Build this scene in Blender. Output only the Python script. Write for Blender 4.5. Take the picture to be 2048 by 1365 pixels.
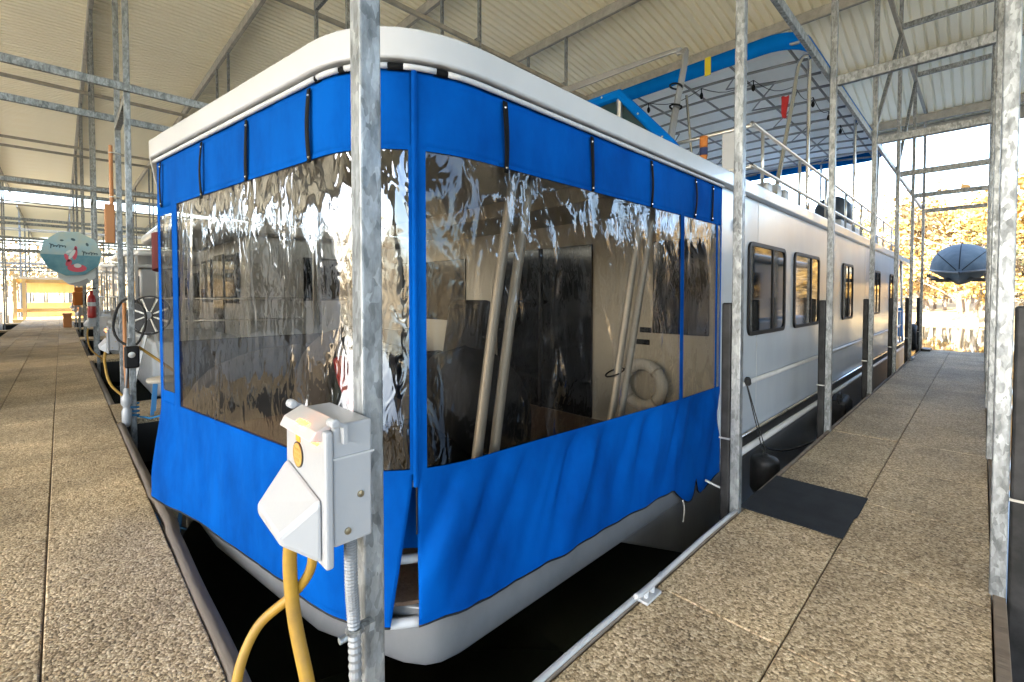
import bpy, math, random
from mathutils import Vector, Matrix, noise
random.seed(7)
R = math.radians
for o in list(bpy.data.objects): bpy.data.objects.remove(o)
scene = bpy.context.scene
COL = scene.collection
# ------------------------------------------------------------------ camera, sky, sun, exposure
# the eye is at z = 0; the walkway top is at z = -1.5; +X runs along the moored boat, +Y down the main walkway
cam_d = bpy.data.cameras.new('camera'); cam = bpy.data.objects.new('camera', cam_d); COL.objects.link(cam)
cam.location = (0, 0, 0); cam.rotation_euler = (R(90 - 1.5), 0, R(45.6 - 90))
cam_d.sensor_width = 36; cam_d.lens = 36 * 921 / 2048; cam_d.shift_y = -0.0325
cam_d.clip_start = 0.05; cam_d.clip_end = 3000
scene.camera = cam
SUN_EL, SUN_AZ = 36, 172          # azimuth counter-clockwise from +X, where the sun stands
w = bpy.data.worlds.new('World'); scene.world = w; w.use_nodes = True
nt = w.node_tree; nt.nodes.clear()
sky = nt.nodes.new('ShaderNodeTexSky'); sky.sky_type = 'NISHITA'; sky.sun_disc = False
sky.sun_elevation = R(SUN_EL); sky.sun_rotation = R(90 - SUN_AZ)
sky.dust_density = 2.0; sky.air_density = 1.0
bg = nt.nodes.new('ShaderNodeBackground'); bg.inputs['Strength'].default_value = 0.15
out = nt.nodes.new('ShaderNodeOutputWorld')
nt.links.new(sky.outputs[0], bg.inputs[0]); nt.links.new(bg.outputs[0], out.inputs[0])
sd = bpy.data.lights.new('sun', 'SUN'); sun = bpy.data.objects.new('sun', sd); COL.objects.link(sun)
sd.energy = 4.5; sd.angle = R(0.5); sd.color = (1, .93, .80)
sdir = Vector((math.cos(R(SUN_AZ)) * math.cos(R(SUN_EL)), math.sin(R(SUN_AZ)) * math.cos(R(SUN_EL)), math.sin(R(SUN_EL))))
sun.rotation_euler = sdir.to_track_quat('Z', 'Y').to_euler(); sun.location = sdir * 60
scene.view_settings.view_transform = 'Standard'; scene.view_settings.look = 'None'
scene.view_settings.gamma = 1; scene.view_settings.use_curve_mapping = False
scene.view_settings.exposure = 3.7
cy = scene.cycles
cy.use_denoising = True
try: cy.denoiser = 'OPENIMAGEDENOISE'; cy.denoising_input_passes = 'RGB_ALBEDO_NORMAL'
except Exception: pass
cy.max_bounces = 10; cy.diffuse_bounces = 5; cy.glossy_bounces = 5; cy.transparent_max_bounces = 24; cy.transmission_bounces = 4
cy.caustics_reflective = True; cy.blur_glossy = 3.0; cy.caustics_refractive = False; cy.sample_clamp_indirect = 5

# ------------------------------------------------------------------ materials
MAT = {}
def mat(name, col=(.5, .5, .5), rough=.5, metal=0, spec=.5, nz=None, bump=None, coat=0, emit=None):
    """nz = (scale, col2, lo, hi, (sx,sy,sz)) second colour through noise; bump = (scale, strength, (sx,sy,sz))"""
    if name in MAT: return MAT[name]
    m = bpy.data.materials.new(name); m.use_nodes = True; MAT[name] = m
    t = m.node_tree; b = t.nodes['Principled BSDF']
    b.inputs['Base Color'].default_value = (*col, 1); b.inputs['Roughness'].default_value = rough
    b.inputs['Metallic'].default_value = metal; b.inputs['Specular IOR Level'].default_value = spec
    b.inputs['Coat Weight'].default_value = coat
    tc = t.nodes.new('ShaderNodeTexCoord')
    def mp(sc):
        n = t.nodes.new('ShaderNodeMapping'); n.inputs['Scale'].default_value = sc
        t.links.new(tc.outputs['Object'], n.inputs[0]); return n
    if nz:
        s, c2, lo, hi, sc = nz
        n = t.nodes.new('ShaderNodeTexNoise'); n.inputs['Scale'].default_value = s; n.inputs['Detail'].default_value = 6
        n.inputs['Roughness'].default_value = .62
        t.links.new(mp(sc).outputs[0], n.inputs[0])
        r = t.nodes.new('ShaderNodeValToRGB'); r.color_ramp.elements[0].position = lo; r.color_ramp.elements[1].position = hi
        r.color_ramp.elements[0].color = (*col, 1); r.color_ramp.elements[1].color = (*c2, 1)
        t.links.new(n.outputs[0], r.inputs[0]); t.links.new(r.outputs[0], b.inputs['Base Color'])
    if bump:
        s, st, sc = bump
        n = t.nodes.new('ShaderNodeTexNoise'); n.inputs['Scale'].default_value = s; n.inputs['Detail'].default_value = 4
        t.links.new(mp(sc).outputs[0], n.inputs[0])
        bp = t.nodes.new('ShaderNodeBump'); bp.inputs['Strength'].default_value = st; bp.inputs['Distance'].default_value = .01
        t.links.new(n.outputs[0], bp.inputs['Height']); t.links.new(bp.outputs[0], b.inputs['Normal'])
    if emit:
        b.inputs['Emission Color'].default_value = (*emit[0], 1); b.inputs['Emission Strength'].default_value = emit[1]
    return m
U = (1, 1, 1)
def galv_mat():
    m = bpy.data.materials.new('galvanized'); m.use_nodes = True; t = m.node_tree; b = t.nodes['Principled BSDF']
    g = t.nodes.new('ShaderNodeNewGeometry')
    mp = t.nodes.new('ShaderNodeMapping'); mp.inputs['Scale'].default_value = (1, 1, .42); t.links.new(g.outputs['Position'], mp.inputs[0])
    n0 = t.nodes.new('ShaderNodeTexNoise'); n0.inputs['Scale'].default_value = 30; t.links.new(mp.outputs[0], n0.inputs[0])
    mx = t.nodes.new('ShaderNodeMixRGB'); mx.blend_type = 'ADD'; mx.inputs[0].default_value = .035
    t.links.new(mp.outputs[0], mx.inputs[1]); t.links.new(n0.outputs[1], mx.inputs[2])
    v = t.nodes.new('ShaderNodeTexVoronoi'); v.inputs['Scale'].default_value = 60; t.links.new(mx.outputs[0], v.inputs[0])
    n1 = t.nodes.new('ShaderNodeTexNoise'); n1.inputs['Scale'].default_value = 22; n1.inputs['Detail'].default_value = 7; n1.inputs['Roughness'].default_value = .65; t.links.new(mp.outputs[0], n1.inputs[0])
    sp = t.nodes.new('ShaderNodeSeparateColor'); t.links.new(v.outputs['Color'], sp.inputs[0])
    ad = t.nodes.new('ShaderNodeMath'); ad.operation = 'MULTIPLY_ADD'; ad.inputs[1].default_value = .28
    t.links.new(sp.outputs[0], ad.inputs[0]); t.links.new(n1.outputs[0], ad.inputs[2])
    r = t.nodes.new('ShaderNodeValToRGB'); e = r.color_ramp.elements
    e[0].position = .42; e[0].color = (.12, .13, .135, 1); e[1].position = .93; e[1].color = (.38, .405, .42, 1)
    k = e.new(.62); k.color = (.22, .235, .245, 1)
    t.links.new(ad.outputs[0], r.inputs[0]); t.links.new(r.outputs[0], b.inputs['Base Color'])
    b.inputs['Metallic'].default_value = .55
    rr = t.nodes.new('ShaderNodeMapRange'); rr.inputs[3].default_value = .32; rr.inputs[4].default_value = .6
    t.links.new(sp.outputs[1], rr.inputs[0]); t.links.new(rr.outputs[0], b.inputs['Roughness'])
    MAT['galv'] = m
galv_mat()
def aggregate_mat():
    m = bpy.data.materials.new('exposed_aggregate'); m.use_nodes = True; t = m.node_tree; b = t.nodes['Principled BSDF']
    g = t.nodes.new('ShaderNodeNewGeometry')
    def vor(s, rnd=1):
        v = t.nodes.new('ShaderNodeTexVoronoi'); v.inputs['Scale'].default_value = s; t.links.new(g.outputs['Position'], v.inputs[0]); return v
    v = vor(84); v2 = vor(190)
    sp = t.nodes.new('ShaderNodeSeparateColor'); t.links.new(v.outputs['Color'], sp.inputs[0])
    sp2 = t.nodes.new('ShaderNodeSeparateColor'); t.links.new(v2.outputs['Color'], sp2.inputs[0])
    ad = t.nodes.new('ShaderNodeMath'); ad.operation = 'MULTIPLY_ADD'; ad.inputs[1].default_value = .35
    t.links.new(sp2.outputs[0], ad.inputs[0])
    ml = t.nodes.new('ShaderNodeMath'); ml.operation = 'MULTIPLY'; ml.inputs[1].default_value = .65; t.links.new(sp.outputs[0], ml.inputs[0])
    t.links.new(ml.outputs[0], ad.inputs[2])
    r = t.nodes.new('ShaderNodeValToRGB'); e = r.color_ramp.elements
    e[0].position = .08; e[0].color = (.14, .098, .05, 1); e[1].position = .95; e[1].color = (.84, .71, .50, 1)
    for p, c in ((.3, (.32, .23, .125)), (.52, (.50, .375, .22)), (.75, (.66, .52, .325))):
        k = e.new(p); k.color = (*c, 1)
    t.links.new(ad.outputs[0], r.inputs[0])
    n = t.nodes.new('ShaderNodeTexNoise'); n.inputs['Scale'].default_value = 1.3; n.inputs['Detail'].default_value = 8; t.links.new(g.outputs['Position'], n.inputs[0])
    rm = t.nodes.new('ShaderNodeMapRange'); rm.inputs[1].default_value = .3; rm.inputs[2].default_value = .72; rm.inputs[3].default_value = .62; rm.inputs[4].default_value = 1.16
    t.links.new(n.outputs[0], rm.inputs[0])
    oi = t.nodes.new('ShaderNodeObjectInfo'); ro = t.nodes.new('ShaderNodeMapRange'); ro.inputs[3].default_value = .86; ro.inputs[4].default_value = 1.1; t.links.new(oi.outputs['Random'], ro.inputs[0])
    n3 = t.nodes.new('ShaderNodeTexNoise'); n3.inputs['Scale'].default_value = 4.5; n3.inputs['Detail'].default_value = 9; n3.inputs['Roughness'].default_value = .7; t.links.new(g.outputs['Position'], n3.inputs[0])
    r3 = t.nodes.new('ShaderNodeMapRange'); r3.inputs[1].default_value = .58; r3.inputs[2].default_value = .72; r3.inputs[3].default_value = 1; r3.inputs[4].default_value = .6; t.links.new(n3.outputs[0], r3.inputs[0])
    q1 = t.nodes.new('ShaderNodeMath'); q1.operation = 'MULTIPLY'; t.links.new(rm.outputs[0], q1.inputs[0]); t.links.new(ro.outputs[0], q1.inputs[1])
    q2 = t.nodes.new('ShaderNodeMath'); q2.operation = 'MULTIPLY'; t.links.new(q1.outputs[0], q2.inputs[0]); t.links.new(r3.outputs[0], q2.inputs[1])
    mu = t.nodes.new('ShaderNodeMixRGB'); mu.blend_type = 'MULTIPLY'; mu.inputs[0].default_value = 1
    t.links.new(r.outputs[0], mu.inputs[1]); t.links.new(q2.outputs[0], mu.inputs[2]); t.links.new(mu.outputs[0], b.inputs['Base Color'])
    b.inputs['Roughness'].default_value = .75
    bp = t.nodes.new('ShaderNodeBump'); bp.inputs['Strength'].default_value = .55; bp.inputs['Distance'].default_value = .006; bp.invert = True
    t.links.new(v.outputs['Distance'], bp.inputs['Height']); t.links.new(bp.outputs[0], b.inputs['Normal'])
    MAT['agg'] = m
aggregate_mat()
def vinyl_mat(name, tint, base, bscale, bst, stretch):
    m = bpy.data.materials.new(name); m.use_nodes = True; t = m.node_tree; t.nodes.clear()
    o = t.nodes.new('ShaderNodeOutputMaterial'); mix = t.nodes.new('ShaderNodeMixShader')
    tr = t.nodes.new('ShaderNodeBsdfTransparent'); tr.inputs[0].default_value = (*tint, 1)
    gl = t.nodes.new('ShaderNodeBsdfGlossy'); gl.inputs['Roughness'].default_value = .035; gl.inputs[0].default_value = (.95, .96, 1, 1)
    tc = t.nodes.new('ShaderNodeTexCoord'); mp = t.nodes.new('ShaderNodeMapping'); mp.inputs['Scale'].default_value = stretch
    t.links.new(tc.outputs['Object'], mp.inputs[0])
    n = t.nodes.new('ShaderNodeTexNoise'); n.noise_type = 'RIDGED_MULTIFRACTAL'; n.inputs['Scale'].default_value = bscale; n.inputs['Detail'].default_value = 1.6; n.inputs['Distortion'].default_value = 1.1
    t.links.new(mp.outputs[0], n.inputs[0])
    nm = t.nodes.new('ShaderNodeTexNoise'); nm.inputs['Scale'].default_value = 2.6; nm.inputs['Detail'].default_value = 2; t.links.new(mp.outputs[0], nm.inputs[0])
    rmp = t.nodes.new('ShaderNodeMapRange'); rmp.inputs[1].default_value = .38; rmp.inputs[2].default_value = .68; rmp.inputs[3].default_value = .12; rmp.inputs[4].default_value = 1.0; t.links.new(nm.outputs[0], rmp.inputs[0])
    mm = t.nodes.new('ShaderNodeMath'); mm.operation = 'MULTIPLY'; nf = t.nodes.new('ShaderNodeTexNoise'); nf.noise_type = 'RIDGED_MULTIFRACTAL'; nf.inputs['Scale'].default_value = bscale * 3.4; nf.inputs['Detail'].default_value = 2; nf.inputs['Distortion'].default_value = 1.6
    mpf = t.nodes.new('ShaderNodeMapping'); mpf.inputs['Scale'].default_value = (1, 1, stretch[2] * 1.35); t.links.new(tc.outputs['Object'], mpf.inputs[0]); t.links.new(mpf.outputs[0], nf.inputs[0])
    ma2 = t.nodes.new('ShaderNodeMath'); ma2.operation = 'MULTIPLY_ADD'; ma2.inputs[1].default_value = .17; t.links.new(nf.outputs[0], ma2.inputs[0]); t.links.new(n.outputs[0], ma2.inputs[2])
    t.links.new(ma2.outputs[0], mm.inputs[0]); t.links.new(rmp.outputs[0], mm.inputs[1])
    bp = t.nodes.new('ShaderNodeBump'); bp.inputs['Strength'].default_value = 1; bp.inputs['Distance'].default_value = bst
    t.links.new(mm.outputs[0], bp.inputs['Height']); t.links.new(bp.outputs[0], gl.inputs['Normal'])
    lw = t.nodes.new('ShaderNodeLayerWeight'); lw.inputs['Blend'].default_value = .5; t.links.new(bp.outputs[0], lw.inputs['Normal'])
    pw = t.nodes.new('ShaderNodeMath'); pw.operation = 'POWER'; pw.inputs[1].default_value = 4; t.links.new(lw.outputs['Facing'], pw.inputs[0])
    ma = t.nodes.new('ShaderNodeMath'); ma.operation = 'MULTIPLY_ADD'; ma.inputs[1].default_value = .7; ma.inputs[2].default_value = base; ma.use_clamp = True
    t.links.new(pw.outputs[0], ma.inputs[0]); t.links.new(ma.outputs[0], mix.inputs[0])
    t.links.new(tr.outputs[0], mix.inputs[1]); t.links.new(gl.outputs[0], mix.inputs[2]); t.links.new(mix.outputs[0], o.inputs[0])
    MAT[name] = m; return m
vinyl_mat('vinyl_front', (.50, .45, .37), .12, 4.6, .044, (1, 1, .32))
vinyl_mat('vinyl_side', (.46, .445, .415), .03, 4.8, .042, (1, 1, .34))
def canvas_mat(name, col, c2):
    m = mat(name, col, .85, spec=.04, nz=(2.6, c2, .34, .64, (1, 1, .5)))
    t = m.node_tree; b = t.nodes['Principled BSDF']
    g = t.nodes.new('ShaderNodeNewGeometry')
    wv = t.nodes.new('ShaderNodeTexNoise'); wv.inputs['Scale'].default_value = 320; t.links.new(g.outputs['Position'], wv.inputs[0])
    bp = t.nodes.new('ShaderNodeBump'); bp.inputs['Strength'].default_value = .25; bp.inputs['Distance'].default_value = .002
    t.links.new(wv.outputs[0], bp.inputs['Height']); t.links.new(bp.outputs[0], b.inputs['Normal'])
    return m
canvas_mat('blue_canvas', (.0, .042, .215), (.0, .072, .335))
canvas_mat('canopy_blue', (.0, .085, .32), (.0, .11, .40))
mat('roof_steel', (.84, .77, .57), .5, .0, .4, nz=(.5, (.88, .83, .66), .3, .7, U))
mat('beam_steel', (.26, .25, .22), .6, .25, .4, nz=(6, (.38, .36, .31), .35, .7, U))
mat('gelcoat', (.46, .465, .475), .28, 0, .35, nz=(1.2, (.39, .395, .405), .35, .75, (1, 1, .5)), coat=.3)
mat('gelcoat_side', (.42, .47, .53), .2, .0, .45, nz=(1.1, (.49, .545, .605), .35, .7, (1, 1, .35)), bump=(1.3, .10, (1, 1, .5)))
mat('hull_metal', (.19, .195, .20), .40, .45, .5, nz=(2.5, (.27, .275, .28), .3, .7, (1, 1, .6)), bump=(3, .15, U))
mat('aluminium', (.62, .61, .59), .33, .85, .5, nz=(14, (.50, .49, .46), .35, .7, (1, 1, .2)))
mat('pole_alu', (.56, .52, .47), .42, .45, .5, nz=(14, (.42, .39, .35), .35, .7, (1, 1, .15)))
mat('chrome', (.72, .72, .72), .14, 1)
mat('black_rubber', (.008, .0085, .009), .5, spec=.3, nz=(9, (.03, .03, .032), .4, .7, U))
mat('mat_black', (.010, .011, .013), .75, spec=.25, nz=(5, (.022, .024, .027), .35, .7, U), bump=(160, .35, U))
mat('black_strap', (.003, .0035, .004), .8, spec=.15)
mat('dark_glass', (.008, .009, .010), .05, 0, .45)
mat('tint_door', (.010, .011, .012), .10, 0, .6)
mat('cream_wall', (.47, .43, .355), .55, nz=(1.4, (.40, .365, .30), .35, .7, U))
mat('window_black', (.008, .008, .009), .5, spec=.25)
mat('white_plastic', (.325, .335, .35), .34, 0, .5, bump=(60, .05, U))
mat('white_paint', (.46, .47, .48), .4, nz=(4, (.36, .37, .38), .4, .8, U))
lm = mat('lens_white', (.66, .64, .62), .35); lm.node_tree.nodes['Principled BSDF'].inputs['Transmission Weight'].default_value = .45; lm.node_tree.nodes['Principled BSDF'].inputs['Roughness'].default_value = .5
mat('amber', (.9, .35, .03), .3, emit=((1, .26, .03), .9))
mat('orange_sticker', (.75, .27, .02), .5)
mat('badge_black', (.03, .025, .02), .4); mat('badge_gold', (.42, .27, .07), .45)
mat('brass', (.35, .30, .2), .35, .9)
mat('yellow_cable', (.34, .19, .015), .55, nz=(16, (.22, .125, .02), .4, .75, U))
mat('conduit', (.24, .25, .26), .5, .3)
mat('wood_edge', (.14, .105, .075), .8, nz=(9, (.25, .20, .15), .3, .7, (1, .12, 1)), bump=(30, .5, (1, .1, 1)))
mat('wood_fender', (.085, .07, .06), .85, nz=(9, (.15, .125, .10), .3, .7, (1, .12, 1)), bump=(30, .6, (1, .1, 1)))
mat('bounce_white', (.78, .79, .80), .6)  # bright reflector colour, lifts the canopy underside
mat('joint_fill', (.085, .065, .045), .95)
mat('float_black', (.012, .012, .012), .7)
mat('carpet', (.14, .085, .055), .95, nz=(30, (.20, .13, .09), .3, .7, U), bump=(120, .5, U))
mat('dark_cover', (.014, .014, .014), .8, spec=.2, nz=(4, (.026, .025, .024), .3, .7, U), bump=(9, .6, U))
mat('brown_cover', (.045, .037, .032), .8, nz=(4, (.07, .058, .05), .3, .7, U), bump=(9, .5, U))
mat('red_vinyl', (.45, .01, .015), .3)
mat('ring_white', (.58, .56, .52), .6)
mat('canopy_white', (.91, .91, .87), .7, nz=(2, (.84, .84, .80), .35, .7, U))
mat('canopy_tan', (.58, .50, .38), .8)
mat('frame_grey', (.25, .25, .25), .45, .5)
mat('teal_tint', (.005, .024, .03), .12, 0, .6)
mat('grey_cover', (.05, .068, .078), .85, spec=.15, nz=(3, (.085, .105, .115), .3, .7, U), bump=(7, .4, U))
mat('dark_hull', (.025, .034, .034), .7)
mat('orange_cloth', (.40, .13, .02), .8); mat('red_cloth', (.30, .008, .01), .8); mat('navy_cloth', (.02, .03, .09), .8)
mat('yellow_band', (.50, .40, .01), .5); mat('maroon_cloth', (.14, .03, .03), .85)
mat('wood_orange', (.45, .20, .08), .6); mat('pine', (.55, .38, .17), .65, nz=(3, (.65, .47, .24), .35, .7, (1, 1, .2)))
mat('steel_dark', (.06, .065, .07), .5, .5)
mat('extinguisher_red', (.30, .008, .008), .3)
mat('blue_rope', (.02, .16, .34), .8); mat('black_rope', (.012, .012, .012), .8); mat('white_rope', (.55, .55, .52), .8)
mat('sign_sky', (.30, .48, .56), .6, nz=(2.4, (.48, .50, .40), .38, .68, U)); mat('sign_sea', (.07, .22, .30), .6, nz=(4, (.16, .34, .40), .35, .7, U))
mat('sign_pink', (.62, .09, .14), .6); mat('sign_pale', (.62, .66, .66), .6); mat('sign_ink', (.05, .09, .11), .6)
mat('tank_grey', (.30, .31, .32), .5); mat('drum_navy', (.03, .045, .07), .5)
mat('slide_blue', (.06, .25, .55), .4)
mat('bank', (.36, .27, .13), .95, nz=(.25, (.24, .17, .08), .35, .7, U), bump=(3, .5, U))
mat('bark', (.13, .10, .075), .9, nz=(6, (.20, .165, .13), .3, .7, (1, 1, .2)))
mat('leaf_gold', (.36, .23, .06), .8, nz=(.6, (.30, .17, .04), .35, .65, U)); mat('leaf_tan', (.30, .22, .11), .8, nz=(.6, (.22, .15, .06), .35, .65, U)); mat('leaf_green', (.09, .095, .03), .8)
wm = mat('lake', (.022, .026, .018), .03, 0, .5, bump=(1.1, .14, (1, 1, 1)))

# ------------------------------------------------------------------ mesh helper
class MB:
    def __init__(s): s.v = []; s.f = []
    def add(s, vs, fs):
        k = len(s.v); s.v += [tuple(p) for p in vs]; s.f += [tuple(i + k for i in f) for f in fs]; return s
    def box(s, x0, x1, y0, y1, z0, z1):
        return s.add([(x0, y0, z0), (x1, y0, z0), (x1, y1, z0), (x0, y1, z0), (x0, y0, z1), (x1, y0, z1), (x1, y1, z1), (x0, y1, z1)],
                     [(0, 3, 2, 1), (4, 5, 6, 7), (0, 1, 5, 4), (1, 2, 6, 5), (2, 3, 7, 6), (3, 0, 4, 7)])
    def bar(s, a, b, wd, ht=None, up=(0, 0, 1)):
        a = Vector(a); b = Vector(b); ht = ht or wd; t = (b - a).normalized(); u = Vector(up)
        if abs(t.dot(u)) > .98: u = Vector((1, 0, 0))
        sx = t.cross(u).normalized() * wd / 2; sy = t.cross(sx).normalized() * ht / 2
        vs = [p + i * sx + j * sy for p in (a, b) for i, j in ((-1, -1), (1, -1), (1, 1), (-1, 1))]
        return s.add(vs, [(3, 2, 1, 0), (4, 5, 6, 7), (0, 1, 5, 4), (1, 2, 6, 5), (2, 3, 7, 6), (3, 0, 4, 7)])
    def tube(s, pts, r, seg=8, closed=False, caps=True):
        pts = [Vector(p) for p in pts]; n = len(pts); rings = []
        prev = None
        for i in range(n):
            if closed: t = pts[(i + 1) % n] - pts[i - 1]
            else: t = pts[min(i + 1, n - 1)] - pts[max(i - 1, 0)]
            t.normalize()
            if prev is None:
                u = Vector((0, 0, 1)) if abs(t.z) < .9 else Vector((1, 0, 0)); u = (u - t * u.dot(t)).normalized()
            else: u = (prev - t * prev.dot(t)).normalized()
            prev = u; v = t.cross(u); rr = r[i] if isinstance(r, (list, tuple)) else r
            rings.append([pts[i] + (u * math.cos(2 * math.pi * k / seg) + v * math.sin(2 * math.pi * k / seg)) * rr for k in range(seg)])
        vs = [p for rg in rings for p in rg]; fs = []
        for i in range(n if closed else n - 1):
            a = i * seg; b = ((i + 1) % n) * seg
            for k in range(seg): fs.append((a + k, a + (k + 1) % seg, b + (k + 1) % seg, b + k))
        if caps and not closed: fs.append(tuple(range(seg))[::-1]); fs.append(tuple((n - 1) * seg + k for k in range(seg)))
        return s.add(vs, fs)
    def prism(s, poly, z0, z1):
        n = len(poly); vs = [(x, y, z0) for x, y in poly] + [(x, y, z1) for x, y in poly]
        return s.add(vs, [tuple(range(n))[::-1], tuple(range(n, 2 * n))] + [(i, (i + 1) % n, n + (i + 1) % n, n + i) for i in range(n)])
    def prism_xz(s, poly, y0, y1):
        n = len(poly); vs = [(x, y0, z) for x, z in poly] + [(x, y1, z) for x, z in poly]
        return s.add(vs, [tuple(range(n)), tuple(range(n, 2 * n))[::-1]] + [(i, n + i, n + (i + 1) % n, (i + 1) % n) for i in range(n)])
    def grid(s, P, nu, nv, skip=None):
        vs = [P(i / nu, j / nv) for i in range(nu + 1) for j in range(nv + 1)]
        fs = [(i * (nv + 1) + j, (i + 1) * (nv + 1) + j, (i + 1) * (nv + 1) + j + 1, i * (nv + 1) + j + 1)
              for i in range(nu) for j in range(nv) if not (skip and skip(i, j))]
        return s.add(vs, fs)
    def lathe(s, prof, c=(0, 0, 0), axis='z', seg=16):
        c = Vector(c); vs = []
        for r, h in prof:
            for k in range(seg):
                a = 2 * math.pi * k / seg; x, y = r * math.cos(a), r * math.sin(a)
                vs.append(c + Vector({'z': (x, y, h), 'x': (h, x, y), 'y': (x, h, y)}[axis]))
        n = len(prof)
        fs = [(i * seg + k, i * seg + (k + 1) % seg, (i + 1) * seg + (k + 1) % seg, (i + 1) * seg + k) for i in range(n - 1) for k in range(seg)]
        fs += [tuple(range(seg))[::-1], tuple((n - 1) * seg + k for k in range(seg))]
        return s.add(vs, fs)
    def build(s, name, m, parent=None, smooth=False, bevel=0, world=True):
        me = bpy.data.meshes.new(name)
        off = Vector((0, 0, 0)); q = parent
        while world and q is not None: off += q.location; q = q.parent
        me.from_pydata([Vector(p) - off for p in s.v], [], s.f); me.validate(); me.update()
        ms = m if isinstance(m, list) else [m]
        for x in ms: me.materials.append(MAT[x] if isinstance(x, str) else x)
        if smooth:
            for p in me.polygons: p.use_smooth = True
        if smooth == 'auto':
            for p in me.polygons: p.use_smooth = True
            me.set_sharp_from_angle(angle=R(40))
        o = bpy.data.objects.new(name, me); COL.objects.link(o)
        if parent is not None: o.parent = parent
        if bevel:
            b = o.modifiers.new('bevel', 'BEVEL'); b.width = bevel; b.segments = 2; b.limit_method = 'ANGLE'; b.angle_limit = R(35)
            if smooth: b.harden_normals = True
        return o
def tag(o, label=None, cat=None, group=None, kind=None):
    if label: o['label'] = label
    if cat: o['category'] = cat
    if group: o['group'] = group
    if kind: o['kind'] = kind
    return o
def thing(name, label, cat, loc=(0, 0, 0), group=None, rz=0):
    o = bpy.data.objects.new(name, None); COL.objects.link(o); o.location = loc; o.rotation_euler = (0, 0, rz); o.empty_display_size = .2
    return tag(o, label, cat, group)
def copy_tree(o, parent=None):
    c = o.copy(); COL.objects.link(c)
    if parent is not None: c.parent = parent
    for ch in list(o.children): copy_tree(ch, c)
    return c
def lerp(a, b, t): return a + (b - a) * t
def sm(t): t = max(0, min(1, t)); return t * t * (3 - 2 * t)
def spline(pts, n=8):
    pts = [Vector(p) for p in pts]; out_ = []
    for i in range(len(pts) - 1):
        p0 = pts[max(i - 1, 0)]; p1 = pts[i]; p2 = pts[i + 1]; p3 = pts[min(i + 2, len(pts) - 1)]
        for k in range(n):
            t = k / n
            out_.append(.5 * ((2 * p1) + (p2 - p0) * t + (2 * p0 - 5 * p1 + 4 * p2 - p3) * t * t + (3 * p1 - p0 - 3 * p2 + p3) * t ** 3))
    return out_ + [pts[-1]]

GZ, WZ = -1.5, -2.1            # walkway top, water
FY0, FY1, PER = -.06, 1.15, 7.22   # finger pier edges and the spacing of piers
NROW = 6
PX = [.6 + 2.74 * k for k in range(-5, 7)]
def roof_z(x): return 6.8 - .0085 * (x - 2.5) ** 2
Y_START, Y_END = -15.5, 42.5

# ------------------------------------------------------------------ setting: lake, shore
o = MB().add([(-700, -700, WZ), (700, -700, WZ), (700, 700, WZ), (-700, 700, WZ)], [(0, 1, 2, 3)]).build('lake_water', 'lake'); tag(o, kind='structure')
def shore_r(a):
    d = abs((a + math.pi) % (2 * math.pi) - math.pi)
    near = 39 + 3 * math.sin(a * 3) + 2 * math.sin(a * 7 + 1)
    return lerp(near, 95 + 8 * math.sin(a * 4), sm((d - .35) / .9))
def terr_h(r, a):
    s = r - shore_r(a)
    if s < 0: return WZ - .25 + max(s, -6) * .12
    return WZ - .25 + .10 * min(s, 4) + .55 * sm((s - 3) / 6) + 6.5 * sm((s - 8) / 80) + .8 * noise.noise((r * .04 * math.cos(a), r * .04 * math.sin(a), 3)) * sm(s / 20)
CX, CY = 8, 8
NA, NRr = 160, 40
def tp(i, j):
    a = -2 * math.pi * j; r = 32 + 700 * i ** 2.6
    return (CX + r * math.cos(a), CY + r * math.sin(a), terr_h(r, a))
o = MB().grid(tp, NRr, NA).build('shore_terrain', 'bank', smooth=True); tag(o, kind='structure')

def tree_mesh(seed, h, leafm, dens):
    rnd = random.Random(seed); tr = MB(); lf = MB()
    tips = []
    def limb(p, d, L, r, lev):
        n = 5; pts = [p]
        for i in range(n):
            d = (d + Vector((rnd.uniform(-.22, .22), rnd.uniform(-.22, .22), rnd.uniform(-.02, .14)))).normalized(); pts.append(pts[-1] + d * L / n)
        tr.tube(pts, [lerp(r, r * .45, i / n) for i in range(n + 1)], 5 if lev < 2 else 3, caps=False)
        if lev == 2:
            tips.extend(pts[2:])
        else:
            for i in range(5 if lev == 0 else 4):
                k = 1 + int(rnd.random() * (n - .01)); a = rnd.uniform(0, 6.28); up = rnd.uniform(.1, .8)
                limb(pts[k], Vector((math.cos(a), math.sin(a), up)).normalized(), L * rnd.uniform(.42, .62), r * .48, lev + 1)
            if lev: tips.append(pts[-1])
    limb(Vector((0, 0, -.3)), Vector((rnd.uniform(-.1, .1), rnd.uniform(-.1, .1), 1)), h * .72, h * .020, 0)
    for p in tips:
        for q in range(dens):
            c = p + Vector((rnd.gauss(0, .40), rnd.gauss(0, .40), rnd.gauss(0, .34))); s = rnd.uniform(.10, .24)
            u = Vector((rnd.gauss(0, 1), rnd.gauss(0, 1), rnd.gauss(0, 1))).normalized(); v = u.orthogonal().normalized()
            lf.add([c - u * s, c + v * s * .7, c + u * s, c - v * s * .7], [(0, 1, 2, 3)])
    return tr, lf
protos = []
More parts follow.
